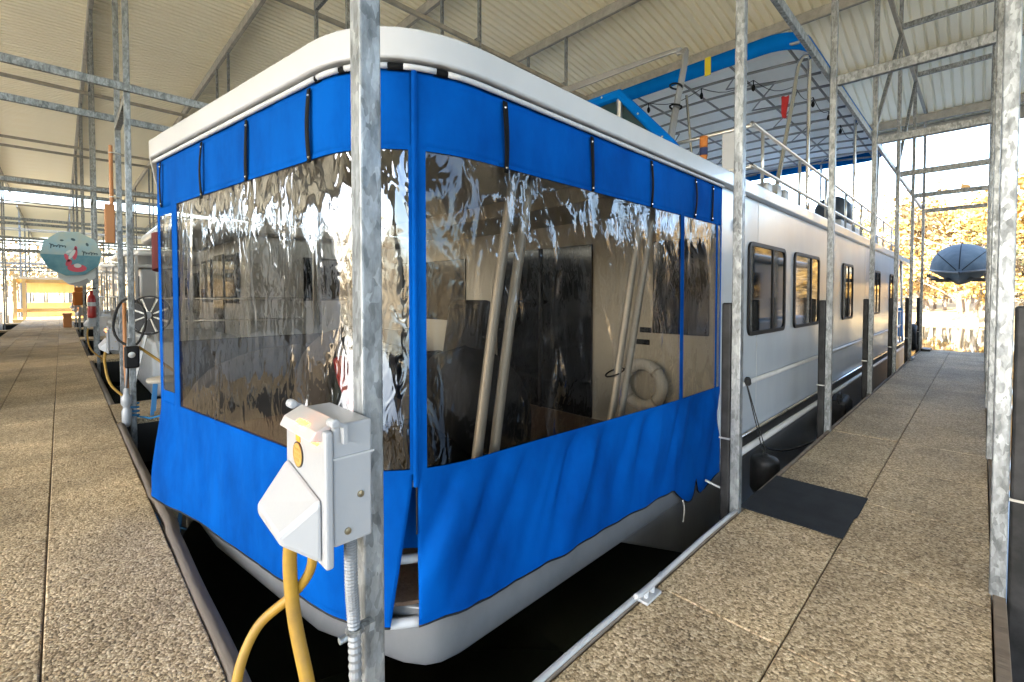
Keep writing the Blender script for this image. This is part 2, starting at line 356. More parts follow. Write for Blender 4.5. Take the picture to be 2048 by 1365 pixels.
for i, (h, lm, dn) in enumerate(((9.5, 'leaf_gold', 22), (8.5, 'leaf_tan', 16), (10.5, 'leaf_gold', 18), (7.5, 'leaf_tan', 8), (9, 'leaf_green', 12))):
    root = thing('lakeside_tree', {'leaf_gold': 'golden leaved late autumn tree on the sunlit far bank', 'leaf_tan': 'pale tan thinning tree on the sunlit far bank', 'leaf_green': 'dull green leaved tree among the golden ones on the far bank'}[lm], 'tree', (0, 0, 0), {'leaf_gold': 'golden trees along the far bank', 'leaf_tan': 'tan trees along the far bank', 'leaf_green': 'green trees along the far bank'}[lm])
    tr, lf = tree_mesh(11 + i, h, lm, dn)
    tr.build('trunk', 'bark', root, True, world=False); lf.build('crown', lm, root, world=False); protos.append(root)
rnd = random.Random(5); used = set()
def plant(a, s, pi, sc):
    r = shore_r(a) + s
    src = protos[pi]; t = src if pi not in used else copy_tree(src); used.add(pi)
    t.location = (CX + r * math.cos(a), CY + r * math.sin(a), terr_h(r, a)); t.rotation_euler = (0, 0, rnd.uniform(0, 6.28)); t.scale = (sc, sc, sc * rnd.uniform(.9, 1.1))
    return t
for i in range(44):
    plant(-.55 + 1.15 * (i + rnd.random()) / 44, 3.5 + 10 * rnd.random() ** 1.2, (0, 1, 0, 3, 1, 2, 4, 0)[i % 8], rnd.uniform(.75, 1.1))
# the far wood right round the lake: one mass
far = MB(); ft = MB()
for i in range(1500):
    a = rnd.uniform(0, 2 * math.pi); r = shore_r(a) + rnd.uniform(9, 60); b = Vector((CX + r * math.cos(a), CY + r * math.sin(a), terr_h(r, a)))
    H = rnd.uniform(6, 12); ft.tube([b, b + Vector((rnd.uniform(-.4, .4), rnd.uniform(-.4, .4), H * .8))], [.14, .05], 3, caps=False)
    for q in range(34):
        t = rnd.random(); c = b + Vector((rnd.gauss(0, H * .15), rnd.gauss(0, H * .15), H * lerp(.18, 1, t ** .8))); s = rnd.uniform(.22, .55)
        u = Vector((rnd.gauss(0, 1), rnd.gauss(0, 1), rnd.gauss(0, 1))).normalized(); v = u.orthogonal()
        far.add([c - u * s, c + v * s * .7, c + u * s, c - v * s * .7], [(0, 1, 2, 3)])
tag(far.build('far_woods', 'leaf_tan'), kind='stuff'); tag(ft.build('far_woods_trunks', 'bark'), kind='stuff')

# ------------------------------------------------------------------ walkway and finger piers, slab by slab
def slab_mesh(sx, sy, name):
    m = MB(); m.box(0, sx, 0, sy, -.06, 0); me = m.build('paving_slab', 'agg', world=False, bevel=.006); return me
def dock(name, x0, x1, y0, y1, xs, ysteps, singles=True):
    base = MB().box(x0 + .01, x1 - .01, y0 + .01, y1 - .01, -2.05, GZ - .062).build(name, 'float_black'); tag(base, kind='structure')
    MB().box(x0 + .03, x1 - .03, y0 + .03, y1 - .03, -1.9, GZ - .012).build('joint_bed', 'joint_fill', base)
    proto = {}
    js = MB()
    for i in range(len(xs) - 1):
        for (ya, yb) in ysteps(i):
            g = rnd.uniform(.002, .0035); sx = xs[i + 1] - xs[i] - .006; sy = yb - ya - .006; dz = rnd.uniform(-.002, .002)
            if singles:
                key = (round(sx, 3), round(sy, 3))
                if key not in proto:
                    s_ = slab_mesh(sx, sy, name); proto[key] = s_; ob = s_
                else:
                    ob = proto[key].copy(); COL.objects.link(ob)
                ob.parent = base; ob.location = (xs[i] + g, ya + g, GZ + dz)
            else: js.box(xs[i] + g, xs[i + 1] - g, ya + g, yb - g, GZ - .06, GZ + dz)
    if not singles: tag(js.build('paving_slab', 'agg', base), kind='stuff')
    return base
def runs(a, b, st, off=0):
    r = []; y = a - off
    while y < b - .05:
        y0, y1 = max(a, y), min(b, y + st)
        if y1 - y0 > .05: r.append((y0, y1))
        y += st
    return r
dock('main_walkway', -1.62, .44, Y_START, Y_END, [-1.62, -1.11, -.60, -.085, .44], lambda i: runs(Y_START, Y_END, 1.3, .65 * (i % 2)))
dock('finger_pier', .445, 17.3, FY0, FY1, [.445] + [1.19 + .985 * i for i in range(16)] + [17.3], lambda i: [(FY0, .58), (.58, FY1)])
for n in range(0, NROW):
    if n: dock('finger_pier', .445, 17.3, FY0 + PER * n, FY1 + PER * n, [.445] + [1.4 + 1.9875 * i for i in range(9)], lambda i, n=n: [(FY0 + PER * n, .58 + PER * n), (.58 + PER * n, FY1 + PER * n)], False)
    dock('finger_pier', -13.3, -1.625, FY0 + PER * n, FY1 + PER * n, [-13.3 + 1.946 * i for i in range(7)], lambda i, n=n: [(FY0 + PER * n, .58 + PER * n), (.58 + PER * n, FY1 + PER * n)], False)
# worn timber rub boards along the edges
def board(name, label, pts, r, group=None, m='wood_fender'):
    b = MB(); b.tube(pts, r, 8); o = b.build(name, m, smooth=True); return tag(o, label, 'rub rail', group)
pts = [(.475 + .012 * noise.noise((y * 1.3, 0, 5)) + (.02 if 3.7 < y < 4.3 else 0), y, GZ - .03 + .012 * noise.noise((y * .9, 4, 5))) for y in [FY1 + .05 + .15 * i for i in range(40)]]
board('edge_timber', 'worn round grey timber along the walkway edge in front of the boat', pts, .042)
for n in range(1, 5):
    y0 = FY1 + PER * n
    board('edge_timber', 'worn grey timber edging the walkway beside a neighbouring slip', [(.475, y, GZ - .03) for y in (y0 + .05, y0 + 3, y0 + 5.9)], .04, 'edge timbers further down the walkway')
tag(MB().box(1.2, 17.2, FY1 + .004, FY1 + .03, GZ - .16, GZ + .008).build('edge_board', 'wood_edge', bevel=.004), 'brown edge board along the boat side of the right pier', 'edge board')
tag(MB().box(1.2, 17.2, FY0 - .05, FY0 - .004, GZ - .22, GZ + .004).build('edge_board', 'wood_edge', bevel=.004), 'brown edge board along the outer right side of the right pier', 'edge board')
tag(MB().tube([(x, FY1 + .012 + .003 * math.sin(x * 5), GZ + .022) for x in [1.0 + .12 * i for i in range(20)]], .013, 8).build('edge_pipe', 'white_paint', smooth=True), 'thin white pipe lying along the edge of the right pier', 'pipe')
# dock cleat
t = thing('dock_cleat', 'grey metal dock cleat on the pier edge beside the white pipe', 'cleat', (2.06, 1.13, GZ))
MB().box(1.99, 2.13, 1.10, 1.16, GZ + .004, GZ + .018).build('base', 'white_paint', t, bevel=.003)
for x in (2.03, 2.09): MB().tube([(x, 1.13, GZ + .015), (x, 1.13, GZ + .05)], .012, 8).build('stem', 'white_paint', t)
MB().tube([(1.93, 1.13, GZ + .066), (1.97, 1.13, GZ + .056), (2.15, 1.13, GZ + .056), (2.19, 1.13, GZ + .066)], .013, 8).build('horn', 'white_paint', t, True)
# black mat
def matP(u, v):
    x = lerp(3.40, 4.21, u); y = lerp(.56, 1.165, v) + (.012 if u < .5 else -.0)
    return (x, y - .02 * u * (1 - v) * 0, GZ + .012 + .003 * noise.noise((u * 4, v * 4, 2)))
m = MB(); m.grid(matP, 16, 12); o = m.build('rubber_mat', 'mat_black'); sol = o.modifiers.new('solid', 'SOLIDIFY'); sol.thickness = .006
tag(o, 'flat black rubber mat lying on the right pier', 'mat')

# ------------------------------------------------------------------ dock roof: one thing of sheets, purlins, chords, ties and braces
dr = thing('dock_roof', 'arched corrugated steel dock roof on a frame of beams over the slips', 'roof', (2.5, 19, 6.8))
sheet = MB(); X0, X1 = -13.4, 18.0
def prof(v):                     # five deep ribs across the sheet
    f = (v * 5) % 1
    return .042 if f < .16 else (.042 * (1 - (f - .16) / .10) if f < .26 else (0 if f < .90 else .042 * (f - .90) / .10))
vv = sorted({(i + q) / 5 for i in range(5) for q in (0, .16, .26, .90)} | {1.0})
nx = 24; vs = []
for i in range(nx + 1):
    x = lerp(X0, X1, i / nx)
    for v in vv: vs.append((x - 2.5, v * .915, roof_z(x) - 6.8 + prof(v if v < 1 else 0)))
nv = len(vv); sheet.add(vs, [(i * nv + j, i * nv + j + 1, (i + 1) * nv + j + 1, (i + 1) * nv + j) for i in range(nx) for j in range(nv - 1)])
sh = sheet.build('roof_sheet', 'roof_steel', dr, world=False)
for i in range(64):
    c = sh if i == 0 else sh.copy()
    if i: COL.objects.link(c); c.parent = dr
    c.location = (0, Y_START + .915 * i - 19, .0)
for x in PX:
    MB().box(x - .045, x + .045, Y_START, Y_END, roof_z(x) - .24, roof_z(x) - .02).build('purlin', 'beam_steel', dr, bevel=.01)
for x in (X0 + .05, X1 - .4):
    MB().box(x - .05, x + .05, Y_START, Y_END, roof_z(x) - .34, roof_z(x) - .02).build('eave_beam', 'beam_steel', dr, bevel=.01)
YL = []
for n in range(NROW):
    for s_, y in ((0, -.08 + PER * n), (1, 1.18 + PER * n)):
        YL.append((n, s_, y))
        MB().box(PX[0] - .1, PX[-1] + .1, y - .075 if s_ == 0 else y + .033, y - .033 if s_ == 0 else y + .075, 2.40, 2.49).build('lower_chord', 'galv', dr, bevel=.006)
        MB().box(PX[0] - .1, PX[-1] + .1, y - .03, y + .03, 4.97, 5.05).build('upper_chord', 'beam_steel', dr, bevel=.006)
tie = MB().box(-.032, .032, .035, 1.26 - .035, -.05, .05).build('tie_bar', 'galv', dr, world=False, bevel=.005); first = True
for n in range(NROW):
    for x in PX:
        for z in (2.33, 5.12):
            c = tie if first else tie.copy()
            if not first: COL.objects.link(c); c.parent = dr
            first = False
            c.location = Vector((x, -.08 + PER * n, z)) - dr.location
for n, s_, y in YL:
    for k in ((8, 9) if n == 0 else (6,) if n == 1 else ()):
        a = PX[k]; b = PX[k + 1]
        yy = y + (.0 if s_ else 0)
        MB().bar((a + .05, yy, 2.55), (b - .05, yy, 4.93), .05).build('brace', 'galv', dr)

fr2 = thing('dock_roof', 'second corrugated steel dock roof far beyond the timber gangway', 'roof', (2.5, 62, 6.8))
for i in range(30):
    c = sh.copy(); COL.objects.link(c); c.parent = fr2; c.location = (0, 48.5 + .915 * i - 62, 0)
for x in PX: MB().box(x - .045, x + .045, 48.5, 75.9, roof_z(x) - .24, roof_z(x) - .02).build('purlin', 'beam_steel', fr2)
for n in (7, 8, 9):
    for y in (-.08 + PER * n, 1.18 + PER * n):
        MB().box(PX[0] - .1, PX[-1] + .1, y - .03, y + .03, 2.40, 2.49).build('lower_chord', 'galv', fr2); MB().box(PX[0] - .1, PX[-1] + .1, y - .03, y + .03, 4.97, 5.05).build('upper_chord', 'beam_steel', fr2)
        for x in PX[:8]:
            o = MB().box(x - .03, x + .03, y - .03, y + .03, -2.6, roof_z(x) - .245).build('steel_post', 'galv'); tag(o, 'thin far away post under the second dock roof beyond the gangway', 'post', 'posts under the far dock roof')
tag(MB().box(-1.6, .44, 48.5, 75.9, -2.05, GZ).build('far_walkway', 'agg'), kind='structure')

# ------------------------------------------------------------------ posts
plain = {}
def post_label(k, n, s_):
    if n == 0 and s_ == 1:
        return {0: 'broad galvanized square post in front of the boat, holding the white power box',
                1: 'galvanized square post on the right pier at the near edge of the black mat',
                2: 'galvanized post beside the second cabin window, first one past the black mat',
                3: 'galvanized post beyond the narrow third cabin window on the right pier',
                4: 'thin galvanized post near the rear end of the cabin wall',
                5: 'thin galvanized post beside the blue slide at the boat stern',
                6: 'last galvanized post at the open water end of the right pier'}.get(k)
    if n == 0 and s_ == 0 and k == 1: return 'wide weathered galvanized post at the right edge of the photo'
    if n == 1 and k == 0: return ('galvanized post with the black bracket, near side of the finger pier left of the boat', 'galvanized post with the orange paddle, far side of the finger pier left of the boat')[0 if s_ == 0 else 1]
    if n == 2 and k == 0: return ('galvanized post with the flamingo sign and red fire extinguisher', 'galvanized post just past the flamingo sign post on the walkway')[0 if s_ == 0 else 1]
    return None
for n, s_, y in YL:
    for ki, x in enumerate(PX):
        k = ki - 5
        if n == 0 and s_ == 0 and k <= 0: continue       # behind the camera
        if n == 0 and k < 0: continue
        top = roof_z(x) - .245; zb = -2.6; hw = .0305
        if (k, ) not in plain:
            me = MB().box(-hw, hw, -hw, hw, zb, top).build('steel_post', 'galv', world=False, bevel=.006); plain[(k,)] = me; o = me
        else: o = plain[(k,)].copy(); COL.objects.link(o)
        o.location = (x, y, 0)
        lb = post_label(k, n, s_)
        if lb: tag(o, lb, 'post')
        elif n == 0: tag(o, 'galvanized post down the right edge of the right pier behind the foreground post', 'post', 'posts on the outer edge of the right pier')
        elif k < 0: tag(o, 'distant galvanized post among the slips left of the walkway', 'post', 'posts left of the walkway')
        elif k == 0: tag(o, 'distant galvanized post along the right edge of the main walkway', 'post', 'posts along the walkway edge')
        else: tag(o, 'galvanized post on a finger pier beyond the boat, mostly hidden', 'post', 'posts on the piers beyond the boat')
        if n == 0 and k >= 1:     # rubber bumper strips on the slip side
            b = MB()
            if s_: b.box(-.03, .03, hw + .003, hw + .068, -2.2, -.05)
            else: b.box(-.03, .03, -hw - .085, -hw - .003, -2.2, -.05)
            bo = b.build('bumper', 'black_rubber', o, world=False, bevel=.012)
            c = MB(); zz = -1.0
            yy = hw if s_ else -hw
            c.box(-.034, .034, min(yy, yy + (.075 if s_ else -.09)), max(yy, yy + (.075 if s_ else -.09)), zz - .006, zz + .006)
            c.build('band', 'aluminium', bo, world=False)

# ------------------------------------------------------------------ the houseboat
BX, BY = 9.0, 4.05
boat = thing('houseboat', 'large white houseboat with blue canvas and clear vinyl enclosed bow', 'houseboat', (BX, BY, WZ))
A = Vector((.494, 4.05)); B = Vector((.81, 2.03)); C_ = Vector((.875, 1.6)); D_ = Vector((1.35, 1.585)); E_ = Vector((4.07, 1.58))
raw = [A.lerp(B, i / 60) for i in range(60)] + [(1 - t) ** 2 * B + 2 * t * (1 - t) * C_ + t * t * D_ for t in [i / 60 for i in range(60)]] + [D_.lerp(E_, i / 60) for i in range(61)]
cum = [0]
for i in range(1, len(raw)): cum.append(cum[-1] + (raw[i] - raw[i - 1]).length)
def path(s):
    s = max(0, min(cum[-1], s)); i = 0
    lo, hi = 0, len(cum) - 1
    while hi - lo > 1:
        md = (lo + hi) // 2
        if cum[md] <= s: lo = md
        else: hi = md
    t = (s - cum[lo]) / max(1e-9, cum[hi] - cum[lo]); p = raw[lo].lerp(raw[hi], t)
    a = raw[max(lo - 2, 0)]; b = raw[min(hi + 2, len(raw) - 1)]; tg = (b - a).normalized()
    return p, Vector((tg.y, -tg.x))
def at(s, z, off=0):
    p, n = path(s); q = p + n * off; return Vector((q.x, q.y, z))
SE = cum[-1]
# roof slab with rounded fascia
def outline(off, rear, n=70):
    pl = []
    for i in range(n + 1):
        s = SE * i / n; p, nn = path(s); q = p + nn * off; pl.append((q.x, q.y))
    pl[0] = (pl[0][0], BY)
    pl.append((rear, 1.58 - off)); 
    full = pl + [(x, 2 * BY - y) for x, y in pl[::-1]][:-1]
    return full
MB().prism(outline(.042, 18.4), .952, 1.078).build('roof_slab', 'gelcoat', boat, 'auto', bevel=.014)
MB().prism(outline(-.06, 18.2), 1.079, 1.088).build('bounce_sheet', 'bounce_white', boat)  # pale sheet added over the roof to bounce light under the canopy
# awning track under the fascia
for a, b in ((0, 2.05), (2.07, 2.20), (2.23, 2.41), (2.47, 2.60), (2.65, SE)):
    n = max(4, int((b - a) / .06)); tr = MB().tube([at(lerp(a, b, i / n), .931, .014) for i in range(n + 1)], .0125, 8); tr.build('awning_track', 'white_paint', boat, True)
for a, b in ((2.04, 2.08), (2.19, 2.24), (2.405, 2.475), (2.595, 2.655)):
    MB().tube([at(lerp(a, b, i / 4), .930, .008) for i in range(5)], .015, 6).build('track_joint', 'black_strap', boat, True)
MB().tube([at(SE * i / 60, .943, -.012) for i in range(61)], .016, 6).build('gap_shade', 'window_black', boat, True)  # black tube stands for the shaded gap between fascia and track
# blue canvas panels (a cloth with the window openings cut out) and vinyl windows
def wbot(s): return lerp(-.73, -.782, sm((s - 2.5) / 2.5))
def hem(s):
    if s < 2.5: return lerp(-1.40, -1.385, s / 2.5) - .0
    if s < 4.62: return lerp(-1.385, -1.43, (s - 2.5) / 2.1)
    return -1.43 - .17 * sm((s - 4.62) / .32) + .14 * math.exp(-((s - 5.06) / .035) ** 2) + .07 * sm((s - 5.2) / .3)
def fold(s, z, side):
    d = max(0, min(1, (wbot(s) - z) / .55))
    if side:
        q = s * 5.2 - z * 1.9
        f = .020 * noise.noise((q, z * .55, 3.1)) + .010 * noise.noise((q * 2.6, z * .9, 8)) + .008 * math.sin(q * 4.1 + 2.2 * noise.noise((s, z, 1)))
        tp = s * 8.5 - z * 3.4; f2 = .011 * abs(noise.noise((tp, z * 1.6, 21))) * (1 - sm((d - .1) / .6)) * sm((s - 3.0) / .8)
        q2 = s * 3.4 - z * 1.7; f3 = .105 * (abs(noise.noise((q2, z * .35, 33))) - .2)
        return min(1, d * 5) * ((f * 1.1 + f3) * (1 - .72 * sm((d - .55) / .45)) + f2) + .02 * sm(d) * (0 if s > 4.7 else .5)
    f = .016 * noise.noise((s * 4 + z * 1.2, z * .7, 4)) + .006 * noise.noise((s * 11 + z * 3, z, 9))
    f += .05 * (abs(noise.noise((s * 2.3 - z * 1.1, z * .5, 12))) - .2)
    return d ** .7 * f * (1 - .6 * sm((d - .6) / .4)) + .055 * sm(d) * sm((.9 - s) / .9) + .012 * d
def valf(s, z): return .0045 * noise.noise((s * 3, z * 4, 6)) + .003 * noise.noise((s * 9 + z * 5, z * 2, 2))
def zmap(s, j, nval=8, nwin=20, nsk=30):
    if j <= nval: return lerp(.925, .60, j / nval)
    if j <= nval + nwin: return lerp(.60, wbot(s), (j - nval) / nwin)
    return lerp(wbot(s), hem(s), (j - nval - nwin) / nsk)
def canvas(s0, s1, wins, side, slant=0):
    ss = [s0]
    marks = sorted([s0, s1] + [q for w_ in wins for q in w_])
    for a, b in zip(marks[:-1], marks[1:]):
        n = max(1, int(math.ceil((b - a) / .022)))
        ss += [lerp(a, b, i / n) for i in range(1, n + 1)]
    m = MB(); NV = 58; idx = []
    for s in ss:
        for j in range(NV + 1):
            z = zmap(s, j); sl = s
            if j > 28 and slant: sl = s0 + (s - s0) * (1 - slant * ((j - 28) / 30) / (s1 - s0))
            off = fold(s, z, side) + (valf(s, z) if j <= 8 else 0)
            m.v.append(tuple(at(sl, z, off)))
    def inwin(a, b): return any(a >= w0 - 1e-6 and b <= w1 + 1e-6 for w0, w1 in wins)
    for i in range(len(ss) - 1):
        for j in range(NV):
            if 8 <= j < 28 and inwin(ss[i], ss[i + 1]): continue
            k = i * (NV + 1) + j; m.f.append((k, k + NV + 1, k + NV + 2, k + 1))
    o = m.build('canvas_panel', 'blue_canvas', boat, True)
    so = o.modifiers.new('solid', 'SOLIDIFY'); so.thickness = .003; so.offset = 0
    MB().grid(lambda u, v: at((s0 + (lerp(s0, s1, u) - s0) * (1 - slant / (s1 - s0))), hem(lerp(s0, s1, u)) + .004 + .024 * v, fold(lerp(s0, s1, u), hem(lerp(s0, s1, u)) + .02, side) + .004), 160, 1).build('hem_band', 'blue_canvas', o, True)
    # dark binding along hem
    hb = MB(); hp = []
    for s in ss[::2] + [ss[-1]]:
        sl = s0 + (s - s0) * (1 - slant / (s1 - s0)) if slant else s
        hp.append(at(sl, hem(s) - .002, fold(s, hem(s), side) + .002))
    hb.tube(hp, .0055, 6).build('hem_binding', 'window_black', o, True)
    return o
cp_front = canvas(0, 2.506, [(.05, .27), (.37, 2.488)], False, .10)
cp_side = canvas(2.518, SE, [(2.556, 4.78), (4.825, 5.425), (5.46, SE - .02)], True, 0)
# seam flap, snaps and trims
MB().grid(lambda u, v: at(2.500 + .022 * u, lerp(.925, -.80, v), .012 + .006 * math.sin(u * 3.1)), 4, 30).build('seam_flap', 'blue_canvas', cp_side, True)
MB().tube([at(2.513, z, .014) for z in (.92, 0, -.8, -1.0)], .0035, 6).build('zip', 'window_black', cp_side)
def vinyl(s0, s1, zt, zbf, m_, seed, amp, diag, res=.012):
    m = MB(); nu = max(6, int((s1 - s0) / res)); nv = int(1.34 / res)
    def P(u, v):
        s = lerp(s0, s1, u); z = lerp(zt, zbf(s), v)
        e = min(1, 9 * min(u * (s1 - s0), (1 - u) * (s1 - s0), v, 1 - v))
        q = s * 1.0 + diag * z
        d = amp * (1.0 * noise.noise((q * 3.2, z * 1.3, seed)) + .42 * noise.noise((q * 8 + .5 * noise.noise((s * 4, z * 4, 1)), z * 3.1, seed + 3)) + .10 * noise.noise((q * 21, z * 9, seed + 5)))
        d *= .55 + .9 * sm((z + .25) / .6) * (.4 + 1.2 * max(0, noise.noise((s * 1.3, z * 1.1, seed + 9)) + .3))
        return at(s, z, -.004 + d * e)
    m.grid(P, nu, nv)
    return m.build('vinyl_window', m_, boat, True)
vinyl(.045, .275, .56, lambda s: -.66, 'vinyl_front', 2, .008, .05)
vinyl(.363, 2.494, .603, lambda s: wbot(s) - .003, 'vinyl_front', 5, .010, .10)
vinyl(2.550, 4.786, .603, lambda s: wbot(s) - .003, 'vinyl_side', 9, .012, .42)
vinyl(4.820, 5.43, .603, lambda s: wbot(s) - .003, 'vinyl_side', 14, .010, .2)
vinyl(5.455, SE - .012, .603, lambda s: wbot(s) - .003, 'vinyl_side', 17, .008, .2)
def tape(a, b, zt, zb_, par):
    wt = .018
    for f in (lambda u, v: at(lerp(a - wt, b + wt, u), zt + wt * (1 - v), .0045), lambda u, v: at(lerp(a - wt, b + wt, u), zb_(lerp(a, b, u)) - wt * v, .0055)):
        MB().grid(f, max(4, int((b - a) / .03)), 1).build('binding_tape', 'blue_canvas', par, True)
    for c in (a - wt / 2, b + wt / 2):
        MB().grid(lambda u, v: at(c + (u - .5) * wt, lerp(zt, zb_(c), v), .0045), 1, 20).build('binding_tape', 'blue_canvas', par, True)
tape(.371, 2.487, .60, wbot, cp_front); tape(2.557, 4.779, .60, wbot, cp_side); tape(4.826, 5.424, .60, wbot, cp_side)
# blue binding between panels (under the window hole edge) + filler above the narrow pane
MB().grid(lambda u, v: at(.045 + .23 * u, lerp(.605, .55, v), .0005), 6, 2).build('canvas_patch', 'blue_canvas', cp_front, True)
MB().grid(lambda u, v: at(.045 + .23 * u, lerp(-.655, -.735, v), .0005), 6, 2).build('canvas_patch', 'blue_canvas', cp_front, True)
# black hold-up straps with two snaps
for i, (s, L) in enumerate(((.11, .30), (.812, .33), (1.387, .31), (1.993, .32), (2.968, .33), (3.652, .31), (4.322, .31), (4.991, .30), (5.32, .29))):
    st = MB(); wd = .0135
    def sp(u, v, s=s, L=L, i=i):
        z = .905 - L * v; b = .010 + .012 * math.sin(v * math.pi) * (.6 + .5 * math.sin(i * 2.1)); wv = wd * (1 - .12 * math.sin(v * 3.1 + i))
        return at(s + (u - .5) * 2 * wv + .006 * math.sin(v * 3 + i), z, b)
    st.grid(sp, 2, 12); o = st.build('strap', 'black_strap', cp_front if s < 2.5 else cp_side, True)
    so = o.modifiers.new('solid', 'SOLIDIFY'); so.thickness = .003
    for v in (.09, .93):
        p = sp(.5, v); p2, n2 = path(s); sn = MB()
        c = p + Vector((n2.x, n2.y, 0)) * .003
        sn.tube([c, c + Vector((n2.x, n2.y, 0)) * .004], [.0065, .004], 8); sn.build('snap', 'chrome', o)
# hull
hb_ = [(.66, BY), (.68, 3.4), (.85, 2.2), (1.04, 1.74), (1.10, 1.66), (1.16, 1.625), (1.25, 1.61), (4.0, 1.615), (18.2, 1.615)]
MB().prism(hb_ + [(x, 2 * BY - y) for x, y in hb_[::-1]][:-1], -1.61, -1.345).build('bow_deck_box', 'hull_metal', boat, 'auto', bevel=.015)
MB().prism_xz([(2.55, -1.60), (3.65, -2.12), (4.3, -2.5), (18.2, -2.5), (18.2, -1.56)], 1.63, 2 * BY - 1.63).build('hull', 'hull_metal', boat, bevel=.02)
MB().prism(outline(-.06, 4.3), -1.347, -1.33).build('deck', 'carpet', boat)
MB().tube([at(s, -1.40, -.03) for s in [2.25 + .05 * i for i in range(7)]], .022, 8).build('bow_rail', 'white_paint', boat, True)
MB().tube([at(s, -1.15, -.075) for s in [2.15 + .05 * i for i in range(12)]], .020, 8).build('bow_rail', 'white_paint', boat, True)
MB().tube([at(s, -.82, -.075) for s in [2.2 + .05 * i for i in range(12)]], .016, 8).build('bow_rail', 'white_paint', boat, True)
MB().grid(lambda u, v: at(lerp(2.3, 2.62, u), lerp(-.80, -1.12, v), -.10 + .01 * math.sin(u * 9)), 8, 6).build('inner_flap', 'blue_canvas', boat, True)
# cabin
cab = MB().box(4.12, 16.3, 1.60, 2 * BY - 1.60, -1.50, .955).build('cabin', 'gelcoat_side', boat, bevel=.01)
MB().box(4.09, 4.116, 1.62, 2 * BY - 1.62, -1.34, .95).build('front_wall', 'cream_wall', boat)
dl = MB().box(4.06, 4.088, 2.93, 4.42, -1.32, .55).build('sliding_door', 'tint_door', boat, bevel=.004)
MB().box(4.045, 4.06, 3.64, 3.68, -1.32, .55).build('door_stile', 'window_black', dl)
for y0, y1 in ((1.68, 2.22), (5.1, 6.25)):
    MB().box(4.062, 4.089, y0, y1, -.36, .52).build('front_window', 'tint_door', boat, bevel=.01)
MB().box(3.2, 4.09, 2.2, 5.6, .80, .95).build('ceiling_locker', 'cream_wall', boat, bevel=.01)
def rrect(x0, x1, z0, z1, r, n=6):
    p = []
    for cx, cz, a0 in ((x1 - r, z1 - r, 0), (x0 + r, z1 - r, 90), (x0 + r, z0 + r, 180), (x1 - r, z0 + r, 270)):
        p += [(cx + r * math.cos(R(a0 + 90 * i / n)), cz + r * math.sin(R(a0 + 90 * i / n))) for i in range(n + 1)]
    return p
def ring_xz(po, pi, y0, y1):
    n = len(po); m = MB(); vs = []
    for y in (y0, y1): vs += [(x, y, z) for x, z in po] + [(x, y, z) for x, z in pi]
    fs = []
    for i in range(n):
        j = (i + 1) % n
        fs += [(i, j, n + j, n + i), (2 * n + i, 3 * n + i, 3 * n + j, 2 * n + j), (i, 2 * n + i, 2 * n + j, j), (n + i, n + j, 3 * n + j, 3 * n + i)]
    return m.add(vs, fs)
for x0, x1, bars in ((4.76, 5.95, .62), (6.31, 7.52, .64), (9.06, 9.9, .55), (12.05, 12.95, .5), (14.5, 15.5, .5)):
    wn = ring_xz(rrect(x0, x1, -.395, .53, .09), rrect(x0 + .038, x1 - .038, -.357, .492, .065), 1.578, 1.603).build('window', 'window_black', boat)
    m = MB(); pl = rrect(x0 + .034, x1 - .034, -.361, .496, .06); m.prism_xz(pl, 1.590, 1.601); m.build('pane', 'dark_glass', wn)
    xb = lerp(x0, x1, bars); MB().box(xb - .016, xb + .016, 1.5795, 1.589, -.357, .492).build('mullion', 'window_black', wn)
for x in (5.05, 8.3, 11.2):
    MB().box(x - .004, x + .004, 1.597, 1.5995, -1.45, .95).build('panel_seam', 'white_paint', boat)
# rub rails along the side
MB().tube([(4.15, 1.575, -.84), (10, 1.575, -.84), (16.3, 1.575, -.84)], .024, 8).build('rub_rail', 'white_paint', boat, True)
MB().tube([(4.15, 1.56, -1.47), (18.1, 1.56, -1.47)], .030, 8).build('rub_rail', 'white_paint', boat, True)
MB().box(4.15, 18.1, 1.574, 1.598, -1.44, -1.36).build('rub_strip', 'black_rubber', boat)
MB().tube([(4.15, 1.575, -1.335), (18.1, 1.575, -1.335)], .016, 8).build('rub_rail', 'chrome', boat, True)
MB().box(4.45, 4.50, 1.55, 1.60, .60, .70).build('side_lamp', 'window_black', boat, bevel=.01)
# rear deck pieces
MB().box(16.35, 16.42, 1.62, 1.70, -1.4, .95).build('stern_post', 'white_paint', boat)
MB().tube([(17.9, 1.65, -1.35), (17.2, 1.65, .95)], .03, 8).build('stern_strut', 'aluminium', boat, True)
m = MB()
for x in (16.6, 17.4, 18.1): m.tube([(x, 1.66, -1.35), (x, 1.66, -.45)], .018, 6)
for z in (-.45, -.85): m.tube([(16.45, 1.66, z), (18.1, 1.66, z)], .018, 6)
m.build('stern_rail', 'aluminium', boat, True)
MB().box(17.55, 17.75, 1.62, 2.3, -1.2, -.35).build('stern_slide', 'slide_blue', boat, bevel=.05)
# upper deck railing
zr = 1.095
for z in (1.71, 1.30):
    MB().tube(spline([(5.0, 3.0, z), (5.0, 1.75, z), (5.02, 1.66, z), (5.12, 1.63, z), (6, 1.63, z), (16.4, 1.63, z)], 4), .019, 8).build('deck_rail', 'aluminium', boat, True)
for i in range(9):
    x = 5.25 + 1.39 * i; MB().tube([(x, 1.63, zr), (x, 1.63, 1.71)], .017, 8).build('rail_post', 'aluminium', boat, True)
MB().box(5.0, 5.05, 1.74, 1.95, 1.16, 1.70).build('rail_lamp', 'white_plastic', boat, bevel=.01)
m = MB()
for i in range(8):
    x = 5.3 + .14 * i
for x, h in ((5.75, .2), (6.1, .24), (6.4, .22)): m.box(x, x + .16, 1.72, 1.86, zr, zr + h)
m.build('deck_locker', 'white_paint', boat, bevel=.02)
